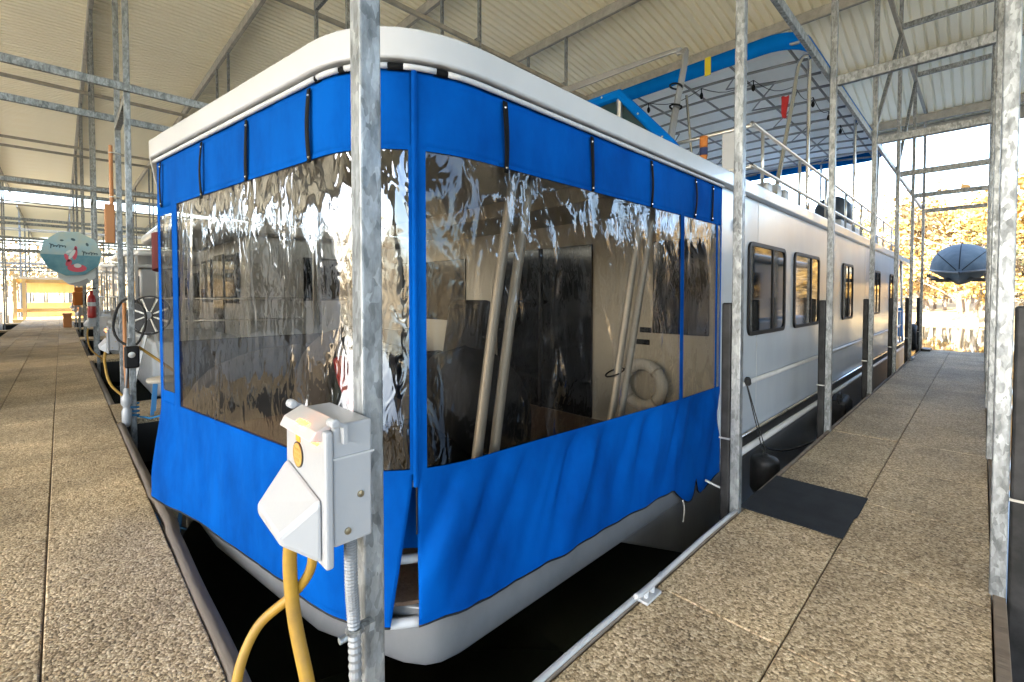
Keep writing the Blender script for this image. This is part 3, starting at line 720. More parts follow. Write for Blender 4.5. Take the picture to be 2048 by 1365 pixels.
# flybridge wind screen with blue border
fs = MB(); q = [(4.4, 5.4, 2.2), (4.42, 2.82, 2.2), (4.62, 2.38, 1.60), (4.95, 2.1, 1.12), (4.42, 2.8, 1.10), (4.4, 5.4, 1.1)]
ws = MB().add([(4.4, 5.4, 1.1), (4.42, 2.82, 1.1), (4.42, 2.82, 2.2), (4.4, 5.4, 2.2), (5.1, 2.1, 1.1), (4.66, 2.36, 1.62)], [(0, 1, 2, 3), (1, 4, 5, 2)]).build('wind_screen', 'teal_tint', boat)
so = ws.modifiers.new('solid', 'SOLIDIFY'); so.thickness = .02
MB().tube([(4.4, 5.4, 2.2), (4.41, 2.82, 2.2), (4.66, 2.36, 1.62), (5.12, 2.08, 1.12)], .06, 8).build('screen_border', 'canopy_blue', ws)
MB().tube([(4.41, 2.82, 1.1), (4.41, 2.82, 2.2)], .03, 6).build('screen_post', 'aluminium', ws)
m = MB()
for p in ((4.38, 4.6, 2.2), (4.38, 3.8, 2.2), (4.38, 3.0, 2.2), (4.50, 2.62, 1.95), (4.62, 2.40, 1.68), (4.85, 2.22, 1.38)): m.lathe([(.012, -.05), (.012, -.04)], p, 'x', 6)
m.build('screen_snap', 'chrome', ws)
# canopy
XC0, XC1, YC0, YC1, ZC = 7.0, 14.4, 1.72, 6.4, 3.46
def canopy_outline(n=8, r=.45, e=0):
    p = []
    for cx, cy, a0 in ((XC1 - r, YC1 - r, 0), (XC0 + r, YC1 - r, 90), (XC0 + r, YC0 + r, 180), (XC1 - r, YC0 + r, 270)):
        p += [(cx + (r + e) * math.cos(R(a0 + 90 * i / n)), cy + (r + e) * math.sin(R(a0 + 90 * i / n))) for i in range(n + 1)]
    return p
can = MB(); po = canopy_outline(); n = len(po)
can.add([(x, y, ZC - .13) for x, y in po] + [(x, y, ZC + .10) for x, y in po], [(i, (i + 1) % n, n + (i + 1) % n, n + i) for i in range(n)])
vl = can.build('canopy_valance', 'canopy_blue', boat, 'auto'); so = vl.modifiers.new('solid', 'SOLIDIFY'); so.thickness = .012; so.offset = -1
def topP(u, v):
    x = lerp(XC0 + .03, XC1 - .03, u); y = lerp(YC0 + .03, YC1 - .03, v)
    cx = max(0, abs(u - .5) * 2 - .88) / .12; cy_ = max(0, abs(v - .5) * 2 - .82) / .18
    return (x + (0.13 * cx * cy_ if u < .5 else -.13 * cx * cy_), y + (.13 * cx * cy_ if v < .5 else -.13 * cx * cy_), ZC + .09 + .14 * (1 - (2 * v - 1) ** 2) * (1 - (2 * u - 1) ** 8) + .012 * noise.noise((x * 2, y * 2, 1)))
tp_ = MB(); tp_.grid(topP, 30, 20); ct = tp_.build('canopy_top', ['canopy_white'], boat, True)
ct2 = MB().grid(lambda u, v: tuple(Vector(topP(u, v)) + Vector((0, 0, .012))), 30, 20).build('canopy_cover', 'canopy_tan', boat, True)
def fr(pts, r=.022, nm='canopy_bow'): return MB().tube(pts, r, 6).build(nm, 'frame_grey', boat, True)
for i in range(13):
    x = lerp(XC0 + .12, XC1 - .12, i / 12)
    fr([(x, lerp(YC0 + .06, YC1 - .06, j / 10), ZC - .07 + .11 * (1 - (2 * j / 10 - 1) ** 2)) for j in range(11)])
for y in (1.95, 2.75, 3.55, 4.35, 5.15, 6.1):
    v = (y - YC0) / (YC1 - YC0); z = ZC - .05 + .11 * (1 - (2 * v - 1) ** 2)
    fr([(XC0 + .1, y, z), (XC1 - .1, y, z)], .018, 'canopy_stringer')
for i in range(6):
    a = XC0 + .12 + 1.2 * i
    for y in (2.4, 4.6): fr([(a, y, ZC + .0), (a + .6, y + .55, ZC - .14), (a + 1.2, y, ZC)], .013, 'canopy_brace')
MB().box(6.985, 7.0, 2.90, 2.99, ZC - .16, ZC + .11).build('canopy_strap', 'yellow_band', vl, bevel=.004)
for pts in ([(6.05, 1.75, zr), (6.35, 1.75, 1.7), (6.75, 1.75, 2.5), (7.0, 1.76, 3.0), (7.22, 1.76, 3.22), (7.5, 1.76, 3.34)], [(7.57, 1.76, zr), (7.57, 1.76, 2.8), (7.57, 1.76, 3.36)],
            [(10.9, 1.76, zr), (10.9, 1.76, 3.36)], [(13.7, 1.76, zr), (13.7, 1.76, 3.36)], [(13.9, 6.3, zr), (13.9, 6.3, 3.36)], [(7.6, 6.3, zr), (7.6, 6.3, 3.36)], [(14.2, 3.0, zr), (14.2, 3.0, 3.4)]):
    MB().tube(spline(pts, 5), .026, 8).build('canopy_leg', 'chrome', boat, True)
# folded bimini bows
for i in range(4):
    d = .035 * i
    MB().tube(spline([(5.15 + d, 2.72 - d * .3, zr), (5.3 + d, 2.68, 2.0), (5.46 + d, 2.6, 2.86 + d * .8), (5.47 + d, 2.68, 2.97 + d * .8), (5.44 + d, 2.85, 3.0 + d * .8), (5.3 + d, 4.25, 2.95 + d * 1.2), (5.15 + d, 5.4, 2.9 + d), (5.15, 5.45, 2.0), (5.15, 5.45, zr)], 5), .017, 6).build('bimini_bow', 'frame_grey', boat, True)
for z in (2.3, 2.55): MB().tube([(5.40 + .10 * math.cos(a), 2.66 + .06 * math.sin(a), z) for a in [6.283 * i / 10 for i in range(10)]], .012, 6, closed=True).build('bimini_strap', 'black_strap', boat)
MB().tube([(5.45, 2.42, zr), (5.45, 2.55, 2.42)], .016, 8).build('bimini_prop', 'chrome', boat, True)
# grill drum and tank on the upper deck
MB().box(10.9, 13.2, 1.95, 2.75, zr, 1.50).build('roof_tank', 'tank_grey', boat, bevel=.04)
sup = MB().lathe([(.02, -.42), (.28, -.40), (.34, -.30), (.34, .30), (.28, .40), (.02, .42)], (12.2, 2.3, 1.80), 'x', 20).build('covered_drum', 'drum_navy', boat, True)
MB().box(13.6, 15.4, 2.0, 2.6, zr, 1.42).build('roof_bench', 'slide_blue', boat, bevel=.04)
# bulbs on a string under the canopy
sb = MB(); sw = MB(); bl = [(7.4, 5.2), (7.5, 4.2), (7.6, 3.3), (7.9, 2.6), (8.6, 2.2), (9.3, 2.1), (10.2, 2.05), (11.2, 2.05), (12.3, 2.0)]
for i, (x, y) in enumerate(bl):
    z = ZC - .06
    sb.tube([(x, y, z), (x, y, z - .06)], .008, 6); sb.lathe([(.012, -.06), (.026, -.09), (.030, -.12), (.02, -.15), (.004, -.165)], (x, y, z), 'z', 8)
for a, b in zip(bl[:-1], bl[1:]): sw.tube([(lerp(a[0], b[0], t), lerp(a[1], b[1], t), ZC - .05 - .12 * math.sin(math.pi * t)) for t in [i / 6 for i in range(7)]], .006, 4)
ls = thing('light_string', 'string of small dark bulbs hanging under the blue boat canopy', 'string lights', (7.4, 5.2, ZC))
sb.build('bulb', 'black_strap', ls, True); sw.build('wire', 'black_strap', ls)
def pennant(name, label, p, w_, h_, m_, cols=None):
    m = MB(); p = Vector(p)
    def P(u, v): return (p.x + .02 * math.sin(v * 5 + u), p.y - (u - .5) * w_ * (1 - .55 * v * v) , p.z - v * h_ + .01 * math.sin(u * 7))
    m.grid(P, 5, 8); o = m.build(name, m_); s_ = o.modifiers.new('solid', 'SOLIDIFY'); s_.thickness = .012
    return tag(o, label, 'pennant')
pennant('cloth_pennant', 'red cloth pennant hanging under the blue canopy', (7.05, 1.92, 2.70), .09, .30, 'red_cloth')
g = thing('windsock', 'orange and navy windsock hanging from the boat railing', 'windsock', (5.0, 2.05, 1.68))
for z0, z1, mm in ((1.70, 1.58, 'orange_cloth'), (1.58, 1.50, 'navy_cloth'), (1.50, 1.34, 'orange_cloth')):
    MB().lathe([(.040 if z1 > 1.4 else .006, z1), (.042, z0)], (4.95, 2.12, 0), 'z', 10).build('sleeve', mm, g, True)
pennant('cloth_pennant', 'navy cloth pennant hanging from the boat railing', (4.95, 2.52, 1.66), .11, .2, 'navy_cloth')

# ------------------------------------------------------------------ on the bow deck, seen through the vinyl
DZ = -1.33
def pole(label, a, b, r=.027, bend=True):
    a = Vector(a); b = Vector(b); p = [a, a.lerp(b, .08) + Vector((.02, 0, 0)) * bend, a.lerp(b, .16) + Vector((.02, 0, 0)) * bend, a.lerp(b, .6), b]
    return tag(MB().tube(spline(p, 4), r, 12).build('aluminium_pole', 'pole_alu', smooth=True), label, 'pole')
pole('leftmost leaning aluminium pole behind the side vinyl', (1.33, 1.70, -1.20), (1.66, 1.68, .62))
pole('leaning aluminium pole right of the leftmost one behind the side vinyl', (1.44, 1.70, -1.20), (1.78, 1.68, .62))
pole('left pole of the pair strapped together behind the side vinyl', (2.78, 1.90, -1.30), (3.05, 1.75, .70), .027, False)
pole('right pole of the pair strapped together behind the side vinyl', (2.90, 1.90, -1.30), (3.22, 1.75, .70), .027, False)
tag(MB().tube([(2.885 + .10 * math.cos(a), 1.87 + .045 * math.sin(a), -.56 + .02 * math.cos(a)) for a in [6.283 * i / 14 for i in range(14)]], .006, 6, closed=True).build('bungee_cord', 'black_strap'), 'thin black cord tying the two right hand poles', 'cord')
lr = thing('life_ring', 'white life ring leaning against the cream cabin wall', 'life ring', (4.0, 2.28, -.86))
MB().tube([(4.0, 2.28 + .20 * math.cos(a), -.86 + .20 * math.sin(a)) for a in [6.283 * i / 28 for i in range(28)]], .056, 10, closed=True).build('ring', 'ring_white', lr, True)
m = MB()
for i in range(4):
    a = .785 + i * 1.571; c = Vector((4.0, 2.28 + .20 * math.cos(a), -.86 + .20 * math.sin(a)))
    d = Vector((0, math.cos(a), math.sin(a))); t = Vector((0, -math.sin(a), math.cos(a)))
    m.tube([c + d * .060 * math.cos(q) + Vector((.060, 0, 0)) * math.sin(q) for q in [6.283 * j / 10 for j in range(10)]], .010, 5, closed=True)
m.build('band', 'cream_wall', lr)
MB().box(4.075, 4.088, 2.24, 2.36, -.36, -.31).build('wall_plate', 'black_strap', boat); MB().box(4.075, 4.088, 2.26, 2.40, -.48, -.43).build('wall_plate', 'black_strap', boat)
# recliner
rc = thing('recliner_chair', 'black padded recliner chair beside the dark sliding door', 'chair', (3.1, 4.35, DZ))
MB().box(2.75, 3.45, 4.0, 4.7, -1.15, -.86).build('seat', 'dark_cover', rc, bevel=.06)
MB().prism_xz([(3.30, -1.0), (3.52, -1.0), (3.68, -.10), (3.56, -.04), (3.46, -.10)], 4.02, 4.68).build('backrest', 'dark_cover', rc, bevel=.05)
for y in (3.92, 4.66): MB().box(2.75, 3.40, y, y + .12, -1.2, -.68).build('armrest', 'dark_cover', rc, bevel=.04)
for x in (2.85, 3.35):
    for y in (4.05, 4.65): MB().box(x - .03, x + .03, y - .03, y + .03, DZ, -1.14).build('leg', 'black_strap', rc)
# covered furniture
def lump(name, label, c, sx, sy, h, m_, seed):
    def P(u, v):
        a = 2 * math.pi * u; k = (1 - v ** 3.2) ** .5 if v < 1 else 0
        sq = 1 / max(abs(math.cos(a)), abs(math.sin(a))) ** .75
        rr = k * sq * (1 + .10 * noise.noise((math.cos(a) * 2, math.sin(a) * 2, v * 3 + seed)))
        return (c[0] + sx * rr * math.cos(a), c[1] + sy * rr * math.sin(a), c[2] + h * v + .03 * noise.noise((u * 9, v * 6, seed)))
    m = MB(); m.grid(P, 36, 14); return tag(m.build(name, m_, smooth=True), label, 'furniture')
lump('covered_grill', 'rounded dark cover over a grill behind the front vinyl', (2.05, 4.5, DZ), .42, .42, 1.02, 'brown_cover', 3)
lump('covered_armchair', 'black covered armchair at the bow corner behind the front vinyl', (2.35, 2.95, DZ), .46, .42, .92, 'dark_cover', 8)
lump('covered_bench', 'low dark covered bench along the far side of the bow deck', (2.4, 5.85, DZ), 1.5, .4, .75, 'brown_cover', 12)
lump('covered_stool', 'small black covered stool just inside the side vinyl', (1.75, 2.9, DZ), .36, .42, .40, 'dark_cover', 17)
tag(MB().tube(spline([(1.28, 2.88, -.40), (1.29, 2.80, -.58), (1.36, 2.66, -.85)], 6), [.05] * 13, 10).build('red_float', 'red_vinyl', smooth=True), 'small red float bag behind the front vinyl near the corner', 'float')
# far side dark rail panel of the bow deck
MB().box(.9, 4.1, 6.42, 6.46, DZ, -.52).build('side_panel', 'brown_cover', boat, bevel=.01)
m = MB()
for x in (1.0, 2.5, 4.0): m.box(x - .02, x + .02, 6.42, 6.46, -.52, .94)
m.build('side_stanchion', 'aluminium', boat)

# ------------------------------------------------------------------ fenders and lines by the boat side
def fender(label, x, y, zt, r, L, rail):
    t = thing('boat_fender', label, 'fender', (x, y, zt - L))
    MB().lathe([(.02, zt + .03), (.028, zt + .012), (r * .6, zt + .004), (r * .86, zt - .008), (r * .97, zt - .03), (r, zt - .06), (r, zt - L + .05), (r * .8, zt - L), (.02, zt - L - .02)], (x, y, 0), 'z', 18).build('body', 'black_rubber', t, True)
    MB().tube([(x - .03, y, zt + .01), (x - .03, 1.555, rail)], .005, 6).build('rope', 'black_rope', t)
    MB().tube([(x + .06, y, zt + .0), (x - .02, 1.555, rail)], .005, 6).build('rope', 'black_rope', t)
    MB().lathe([(.02, -.03), (.035, -.01), (.03, .03), (.015, .05)], (x - .03, 1.54, rail), 'z', 8).build('knot', 'black_rope', t, True)
fender('black cylinder fender roped to the white side rail near the mat', 4.66, 1.39, -1.50, .125, .34, -.82)
bagt = thing('black_bag', 'black bag with a handle hanging between post and boat side', 'bag', (8.0, 1.38, -2.0))
MB().prism_xz([(7.78, -1.95), (8.25, -1.95), (8.30, -1.52), (8.05, -1.42), (7.74, -1.48)], 1.30, 1.5).build('body', 'black_rubber', bagt, bevel=.04)
MB().tube([(7.80 + .10 * math.cos(a), 1.38, -1.44 + .07 * math.sin(a)) for a in [6.283 * i / 12 for i in range(12)]], .018, 6, closed=True).build('handle', 'black_rubber', bagt)
tag(MB().tube(spline([(6.1, 1.25, -1.62), (5.6, 1.42, -1.66), (5.2, 1.5, -1.58), (5.0, 1.56, -1.48)], 6), .012, 6).build('mooring_line', 'black_rope', smooth=True), 'black mooring line from the pier post to the boat rail', 'rope')
tag(MB().tube(spline([(3.72, 1.55, -1.50), (3.80, 1.45, -1.56), (3.95, 1.40, -1.60)], 6), .010, 6).build('white_line', 'white_rope', smooth=True), 'short white rope end under the blue skirt corner', 'rope')
tag(MB().tube(spline([(3.36, 1.57, -1.56), (3.37, 1.56, -1.63), (3.35, 1.56, -1.72)], 6), .005, 6).build('white_line', 'white_rope', smooth=True), 'thin white cord dangling below the blue skirt', 'rope')
# tyre stack at pier end
tt = thing('tyre_fender', 'dark round tyre fender at the water end of the right pier', 'fender', (16.9, 1.33, GZ))
MB().tube([(16.9 + .28 * math.cos(a), 1.33, -1.15 + .28 * math.sin(a)) for a in [6.283 * i / 20 for i in range(20)]], .10, 10, closed=True).build('tyre', 'black_rubber', tt, True)
MB().tube([(16.9, 1.33, -.87), (17.0, 1.21, -.6)], .012, 6).build('rope', 'black_rope', tt)
tag(MB().box(16.6, 17.2, .95, 1.14, GZ + .004, GZ + .06).build('pier_plate', 'black_rubber', bevel=.01), 'dark low plate at the far left corner of the right pier', 'plate')
tag(MB().tube([(13.9, 1.13, GZ + .03), (14.6, 1.13, GZ + .03)], .035, 8).build('pier_pipe', 'conduit', smooth=True), 'short pale pipe on the boat side edge of the pier far down', 'pipe')

# ------------------------------------------------------------------ covered dinghy on its lift beyond the pier end
dg = thing('covered_dinghy', 'small boat under a grey ribbed cover raised on a lift beyond the pier', 'boat', (20.2, .55, .2))
def gun(u): return .88 - .20 * (1 - u) ** 2
def dh(u, v):                   # u along from bow (-X) to stern, v around the section
    x = 19.0 + 3.2 * u; wv = .80 * (1 - (1 - u) ** 3.2); a = math.pi * v
    return (x, .50 + wv * math.cos(a), gun(u) + (.86 * (1 - (1 - u) ** 3.5)) * max(0, math.sin(a)) ** .85)
MB().grid(dh, 20, 20).build('cover', 'grey_cover', dg, True)
def dl_(u, v):
    x = 19.0 + 3.2 * u; wv = .82 * (1 - (1 - u) ** 3.2); k = abs(2 * v - 1)
    return (x, .50 + wv * (2 * v - 1), gun(u) + .01 - .50 * (1 - k ** 1.3) * (1 - .35 * (1 - u) ** 4))
MB().grid(dl_, 16, 14).build('hull', 'dark_hull', dg, True)
for v in (.22, .5, .78): MB().tube([dh(i / 30, v) for i in range(1, 31)], .013, 6).build('cover_seam', 'black_strap', dg)
MB().tube([dh(i / 20, 0) for i in range(21)], .03, 6).build('gunwale', 'steel_dark', dg); MB().tube([dh(i / 20, 1) for i in range(21)], .03, 6).build('gunwale', 'steel_dark', dg)
lf_ = thing('boat_lift', 'dark steel boat lift frame holding up the covered dinghy', 'boat lift', (20.2, .5, WZ))
for y in (-.05, 1.05): MB().bar((17.0, y, .55), (22.6, y, .55), .07).build('bunk_beam', 'steel_dark', lf_)
for x in (19.6, 21.8): MB().bar((x, -.35, .50), (x, 1.15, .50), .06).build('cross_beam', 'steel_dark', lf_); MB().prism_xz([(x - .05, .48), (x + .05, .48), (x + .02, .56), (x - .02, .56)], .2, .8).build('keel_rest', 'steel_dark', lf_)
for x in (19.4, 22.4): MB().bar((x, -.38, -2.8), (x, -.38, 1.3), .10).build('lift_post', 'steel_dark', lf_)

# ------------------------------------------------------------------ power pedestals
def pedestal(label):
    t = thing('power_pedestal', label, 'power box', (0, 0, 0), 'power pedestals on the walkway posts')
    W = .25; H = .30
    b = MB().box(-.10, 0, 0, W, -H, 0).build('body', 'white_plastic', t, world=False, bevel=.006)
    MB().box(-.104, .004, -.004, W + .004, -.085, -.080).build('lid_seam', 'white_paint', b, world=False)
    MB().box(-.122, -.102, -.008, W + .008, -.345, -.012).build('front_plate', 'white_plastic', t, world=False, bevel=.006)
    h = MB(); bx = -.123
    base = [(bx, .012, -.178), (bx, W - .002, -.130), (bx, W - .002, -.335), (bx, .012, -.335)]
    tip = [(bx - .082, .070, -.262), (bx - .082, W - .01, -.235), (bx - .078, W - .01, -.265), (bx - .078, .070, -.285)]
    h.add(base + tip, [(0, 1, 5, 4), (1, 2, 6, 5), (2, 3, 7, 6), (3, 0, 4, 7), (4, 5, 6, 7), (3, 2, 1, 0)])
    h.build('hood', 'white_plastic', t, world=False, bevel=.010)
    # hinged lamp cover on the top edge
    lc = MB().add([(-.085, .012, .012), (-.085, W - .012, .012), (-.135, W - .012, -.012), (-.150, W - .018, -.036), (-.150, .018, -.036), (-.135, .012, -.012), (-.118, .012, -.040), (-.118, W - .012, -.040)],
                  [(0, 1, 2, 5), (5, 2, 3, 4), (4, 3, 7, 6), (0, 5, 4, 6), (1, 7, 3, 2), (6, 7, 1, 0)]).build('lamp_cover', 'lens_white', t, world=False, bevel=.006)
    MB().box(-.128, -.119, .03, W - .02, -.050, -.044).build('lamp', 'amber', t, world=False)
    MB().lathe([(.003, -.035), (.010, -.03), (.011, 0), (.010, .03), (.003, .035)], (-.126, .115, -.016), 'y', 12).build('lamp_glow', 'amber', t, world=False, smooth=True)
    for y in (-.012, W + .012):
        q = 1 if y > 0 else -1
        m = MB().lathe([(.009, -.018), (.012, -.014), (.012, .014), (.009, .018)], (-.105, y, .010), 'y', 12)
        m.bar((-.105, y, .012), (-.075, y, -.004), .018, .012); m.bar((-.078, y, .0), (-.078, y, -.045), .020, .012)
        m.build('latch', 'white_plastic', t, world=False, bevel=.002)
    MB().lathe([(.001, .0), (.034, .0), (.034, -.003), (.001, -.003)], (-.122, .165, -.105), 'x', 24).build('badge', 'badge_black', t, world=False)
    bd = t.children[-1]
    m = MB().lathe([(.0305, -.0031), (.0305, -.0042), (.027, -.0042), (.027, -.0031)], (-.122, .165, -.105), 'x', 24)
    for z, wd, yy in ((.013, .034, 0), (-.001, .04, .0), (-.014, .03, .004)):
        for i in range(5):
            y0 = .165 + yy - wd / 2 + wd * i / 5; m.box(-.1262, -.1252, y0 + .001, y0 + wd / 5 - .0012, z - .105 - .004, z - .105 + .004 - .002 * (i % 2))
    m.build('emblem', 'badge_gold', bd, world=False)
    MB().box(-.1238, -.1225, .150, .180, -.0705, -.050).build('sticker', 'orange_sticker', t, world=False)
    for x, z in ((-.032, -.185), (-.066, -.268)):
        s_ = MB().lathe([(.002, .002), (.0085, .001), (.0085, -.004), (.002, -.005)], (x, 0, z), 'y', 10).build('screw', 'brass', t, world=False)
    m = MB()
    for z in (-.06, -.22): m.box(-.002, .012, .02, .11, z - .02, z + .012)
    m.build('bracket', 'galv', t, world=False)
    return t
p0 = pedestal('white power box with a lit amber lamp on the foreground post'); p0.location = (.561, 1.085, -.312)
def cable(label, pts, r=.018, grp=None): return tag(MB().tube(spline(pts, 8), r, 12).build('yellow_cable', 'yellow_cable', smooth=True), label, 'cable', grp)
cable('thick yellow shore power cable hanging straight down from the white box', [(.43, 1.28, -.63), (.425, 1.285, -.72), (.43, 1.27, -.86), (.445, 1.22, -1.02), (.46, 1.16, -1.2), (.47, 1.12, -1.5)])
cable('thinner yellow cable curving left out of the thick one below the white box', [(.475, 1.25, -.64), (.47, 1.26, -.74), (.435, 1.30, -.815), (.36, 1.345, -.89), (.31, 1.34, -1.0), (.30, 1.31, -1.15), (.30, 1.28, -1.5)], .013)
cd = thing('flexible_conduit', 'grey ribbed flexible conduit beside the foreground post', 'conduit', (.55, 1.12, -1.5))
cp = spline([(.525, 1.135, -.61), (.525, 1.132, -.75), (.53, 1.125, -.95), (.53, 1.12, -1.6)], 40)
MB().tube(cp, [.0145 + .0030 * (i % 2) for i in range(len(cp))], 12).build('hose', 'conduit', cd, False)
m = MB().tube([(.53 + .020 * math.cos(a), 1.123 + .020 * math.sin(a), -.865) for a in [6.283 * i / 12 for i in range(12)]], .006, 6, closed=True); m.box(.545, .575, 1.10, 1.13, -.875, -.855); m.lathe([(.002, -.02), (.009, -.018), (.009, 0), (.002, .002)], (.50, 1.11, -.865), 'x', 8)
m.build('clamp', 'galv', cd)
for n, lb in ((1, 'white power box beside the coiled black hose left of the boat'), (2, 'white power box below the red fire extinguisher')):
    c = copy_tree(p0); c['label'] = lb; c.location = (.561, 1.085 + PER * n - (0 if n == 1 else 1.26), -.45 if n == 1 else -.40)
    if n == 1: c.location = (.561, 8.36, -.45)
    y = c.location.y + .17
    cable(('yellow cable under the white box left of the boat', 'yellow cable under the white box by the fire extinguisher')[n - 1], [(.43, y, -.76), (.42, y, -.95), (.48, y - .1, -1.25), (.7, y - .3, -1.5)], .016)
for n in (3, 4, 5):
    c = copy_tree(p0); c['label'] = 'distant white power box far down the walkway edge'; c.location = (.561, 1.0 + PER * n, -.42)
cable('yellow cable running from the post bracket to the boat behind the blue corner', [(.66, 7.15, -.62), (.9, 7.0, -.85), (1.25, 6.75, -1.2), (1.4, 6.6, -1.35)], .016)

# ------------------------------------------------------------------ things on the left posts
bk = thing('hose_bracket', 'black bracket clamped round the near left post', 'bracket', (.6, 7.14, -.75))
MB().box(.52, .66, 7.02, 7.105, -.86, -.60).build('box', 'window_black', bk, bevel=.02); MB().lathe([(.01, -.012), (.035, -.010), (.035, 0), (.01, .002)], (.585, 7.02, -.70), 'y', 12).build('plate', 'aluminium', bk)
hp = []
for i in range(62):
    a = 6.283 * i / 22; hp.append((.62 + .15 * math.cos(a) + .012 * math.sin(a * 3), 7.60 - .12 * math.cos(a) + .01 * math.sin(i), -.34 + .30 * math.sin(a) + .012 * noise.noise((i * .7, 0, 0))))
tag(MB().tube(hp, .014, 6).build('hose_coil', 'black_rope', smooth=True), 'coil of black hose hung beside the left posts', 'hose')
tag(MB().tube([(.62, 8.28, -.1), (.62, 8.28, -1.0), (.64, 8.28, -1.45)], .022, 8).build('wooden_stake', 'wood_orange', smooth=True), 'orange brown wooden stake between the two left posts', 'stake')
pd = thing('paddle', 'orange paddle strapped high on the far left post', 'paddle', (.54, 8.38, 1.0))
MB().tube([(.52, 8.36, 2.05), (.52, 8.36, 1.25)], .022, 8).build('shaft', 'wood_orange', pd); MB().box(.44, .55, 8.34, 8.37, .72, 1.25).build('blade', 'wood_orange', pd, bevel=.02)
for z in (1.95, 1.35): MB().tube([(.56 + .065 * math.cos(a), 8.38 + .06 * math.sin(a), z) for a in [6.283 * i / 10 for i in range(10)]], .008, 5, closed=True).build('strap', 'white_rope', pd)
rl = thing('hose_reel', 'round black spoked reel wheel between the left posts and the boat', 'reel', (.85, 8.0, -.95))
cw = Vector((.86, 8.0, -.27)); nrm = Vector((-.5, -.8, .1)).normalized(); uu = nrm.cross(Vector((0, 0, 1))).normalized(); vv2 = nrm.cross(uu)
MB().tube([cw + (uu * math.cos(a) + vv2 * math.sin(a)) * .26 for a in [6.283 * i / 28 for i in range(28)]], .014, 6, closed=True).build('rim', 'black_rubber', rl, True)
for i in range(8):
    a = 6.283 * i / 8; m = MB()
    p_ = [cw + (uu * math.cos(a + q) + vv2 * math.sin(a + q)) * r_ + nrm * off for off in (0, .004) for q, r_ in ((-.20, .05), (.25, .06), (.34, .25), (-.30, .25))]
    m.add(p_, [(0, 1, 2, 3), (7, 6, 5, 4), (0, 4, 5, 1), (1, 5, 6, 2), (2, 6, 7, 3), (3, 7, 4, 0)]); m.build('blade', 'window_black', rl)
    a += .39; MB().bar(cw, cw + (uu * math.cos(a) + vv2 * math.sin(a)) * .25, .006).build('spoke', 'aluminium', rl)
MB().tube([cw - nrm * .06, cw + nrm * .03], .05, 12).build('hub', 'steel_dark', rl)
for k in (-1, 1): MB().bar(cw - nrm * .05, (cw.x + k * .22, cw.y + .15, GZ), .03).build('stand_leg', 'white_paint', rl)
wf = thing('water_filter', 'white plastic water filter fitting on the near left post at walkway edge', 'water filter', (.52, 7.05, GZ))
MB().lathe([(.02, -1.55), (.045, -1.52), (.05, -1.36), (.035, -1.33), (.035, -1.30), (.052, -1.28), (.052, -1.20), (.03, -1.17), (.025, -1.10), (.01, -1.09)], (.53, 7.05, 0), 'z', 14).build('housing', 'white_plastic', wf, True)
MB().tube([(.53, 7.05, -1.10), (.54, 7.06, -.9), (.56, 7.08, -.5)], .012, 8).build('pipe', 'conduit', wf, True)
rp = []
for i in range(40): a = 6.283 * i / 12; rp.append((.6 + .05 * math.cos(a), 7.14 + .05 * math.sin(a), -1.30 - .004 * i))
rp += [(.75, 7.0, -1.48), (.95, 6.8, -1.40), (1.1, 6.6, -1.36)]
tag(MB().tube(rp, .012, 6).build('blue_rope', 'blue_rope', smooth=True), 'blue rope wound round the foot of the near left post', 'rope')
st_ = thing('folding_stool', 'white seated stool with blue legs left of the blue canvas corner', 'stool', (.95, 7.35, GZ))
MB().lathe([(.02, -1.10), (.20, -1.10), (.21, -1.08), (.20, -1.055), (.02, -1.05)], (.95, 7.35, 0), 'z', 20).build('seat', 'cream_wall', st_, True)
for a in (.6, 2.2, 3.7, 5.3): MB().bar((.95 + .15 * math.cos(a), 7.35 + .15 * math.sin(a), -1.10), (.95 + .19 * math.cos(a), 7.35 + .19 * math.sin(a), GZ), .035).build('leg', 'slide_blue', st_)
# painted signs
def polygon(cx, cz, r, n, a0=0): return [(cx + r * math.cos(a0 + 6.283185 * i / n), cz + r * math.sin(a0 + 6.283185 * i / n)) for i in range(n)]
def blob(pts, y0, y1): return MB().prism_xz(pts, y0, y1)
SX, SY, SZ, SR = .19, 14.0, .92, .50
sg = thing('flamingo_sign', 'ten sided painted sign with a pink flamingo over blue water', 'sign', (SX, SY, SZ))
bd = MB().prism_xz(polygon(SX, SZ, SR, 10, .1), SY, SY + .03).build('board', 'sign_sky', sg)
pg = polygon(SX, SZ, SR * .985, 10, .1)
low = [(x, z) for x, z in polygon(SX, SZ, SR * .985, 60, .1)]
def deca_r(a):
    k = 6.283185 / 10; b_ = ((a - .1) % k) - k / 2; return SR * .985 * math.cos(k / 2) / math.cos(b_)
lp = [(SX + deca_r(a) * math.cos(a), SZ + deca_r(a) * math.sin(a)) for a in [math.pi * 1.02 + (math.pi * .96) * i / 40 for i in range(41)]]
MB().prism_xz(lp[::-1] if False else lp, SY - .003, SY - .0002).build('painted_water', 'sign_sea', sg)
def ell(cx, cz, a, b, rot=0, n=20):
    cx, cz, a, b = cx * .78, cz * .78, a * .78, b * .78
    return [(SX + cx + a * math.cos(t) * math.cos(rot) - b * math.sin(t) * math.sin(rot), SZ + cz + a * math.cos(t) * math.sin(rot) + b * math.sin(t) * math.cos(rot)) for t in [6.283 * i / n for i in range(n)]]
m = MB()
for e in (ell(.10, -.40, .20, .11), ell(-.07, -.26, .10, .06, 1.2), ell(-.10, -.12, .045, .12, .35), ell(.06, -.0, .05, .17, -.1), ell(.08, .16, .03, .06)): m.prism_xz(e, SY - .0055, SY - .0032); 
m.build('painted_flamingo', 'sign_pink', sg)
m = MB()
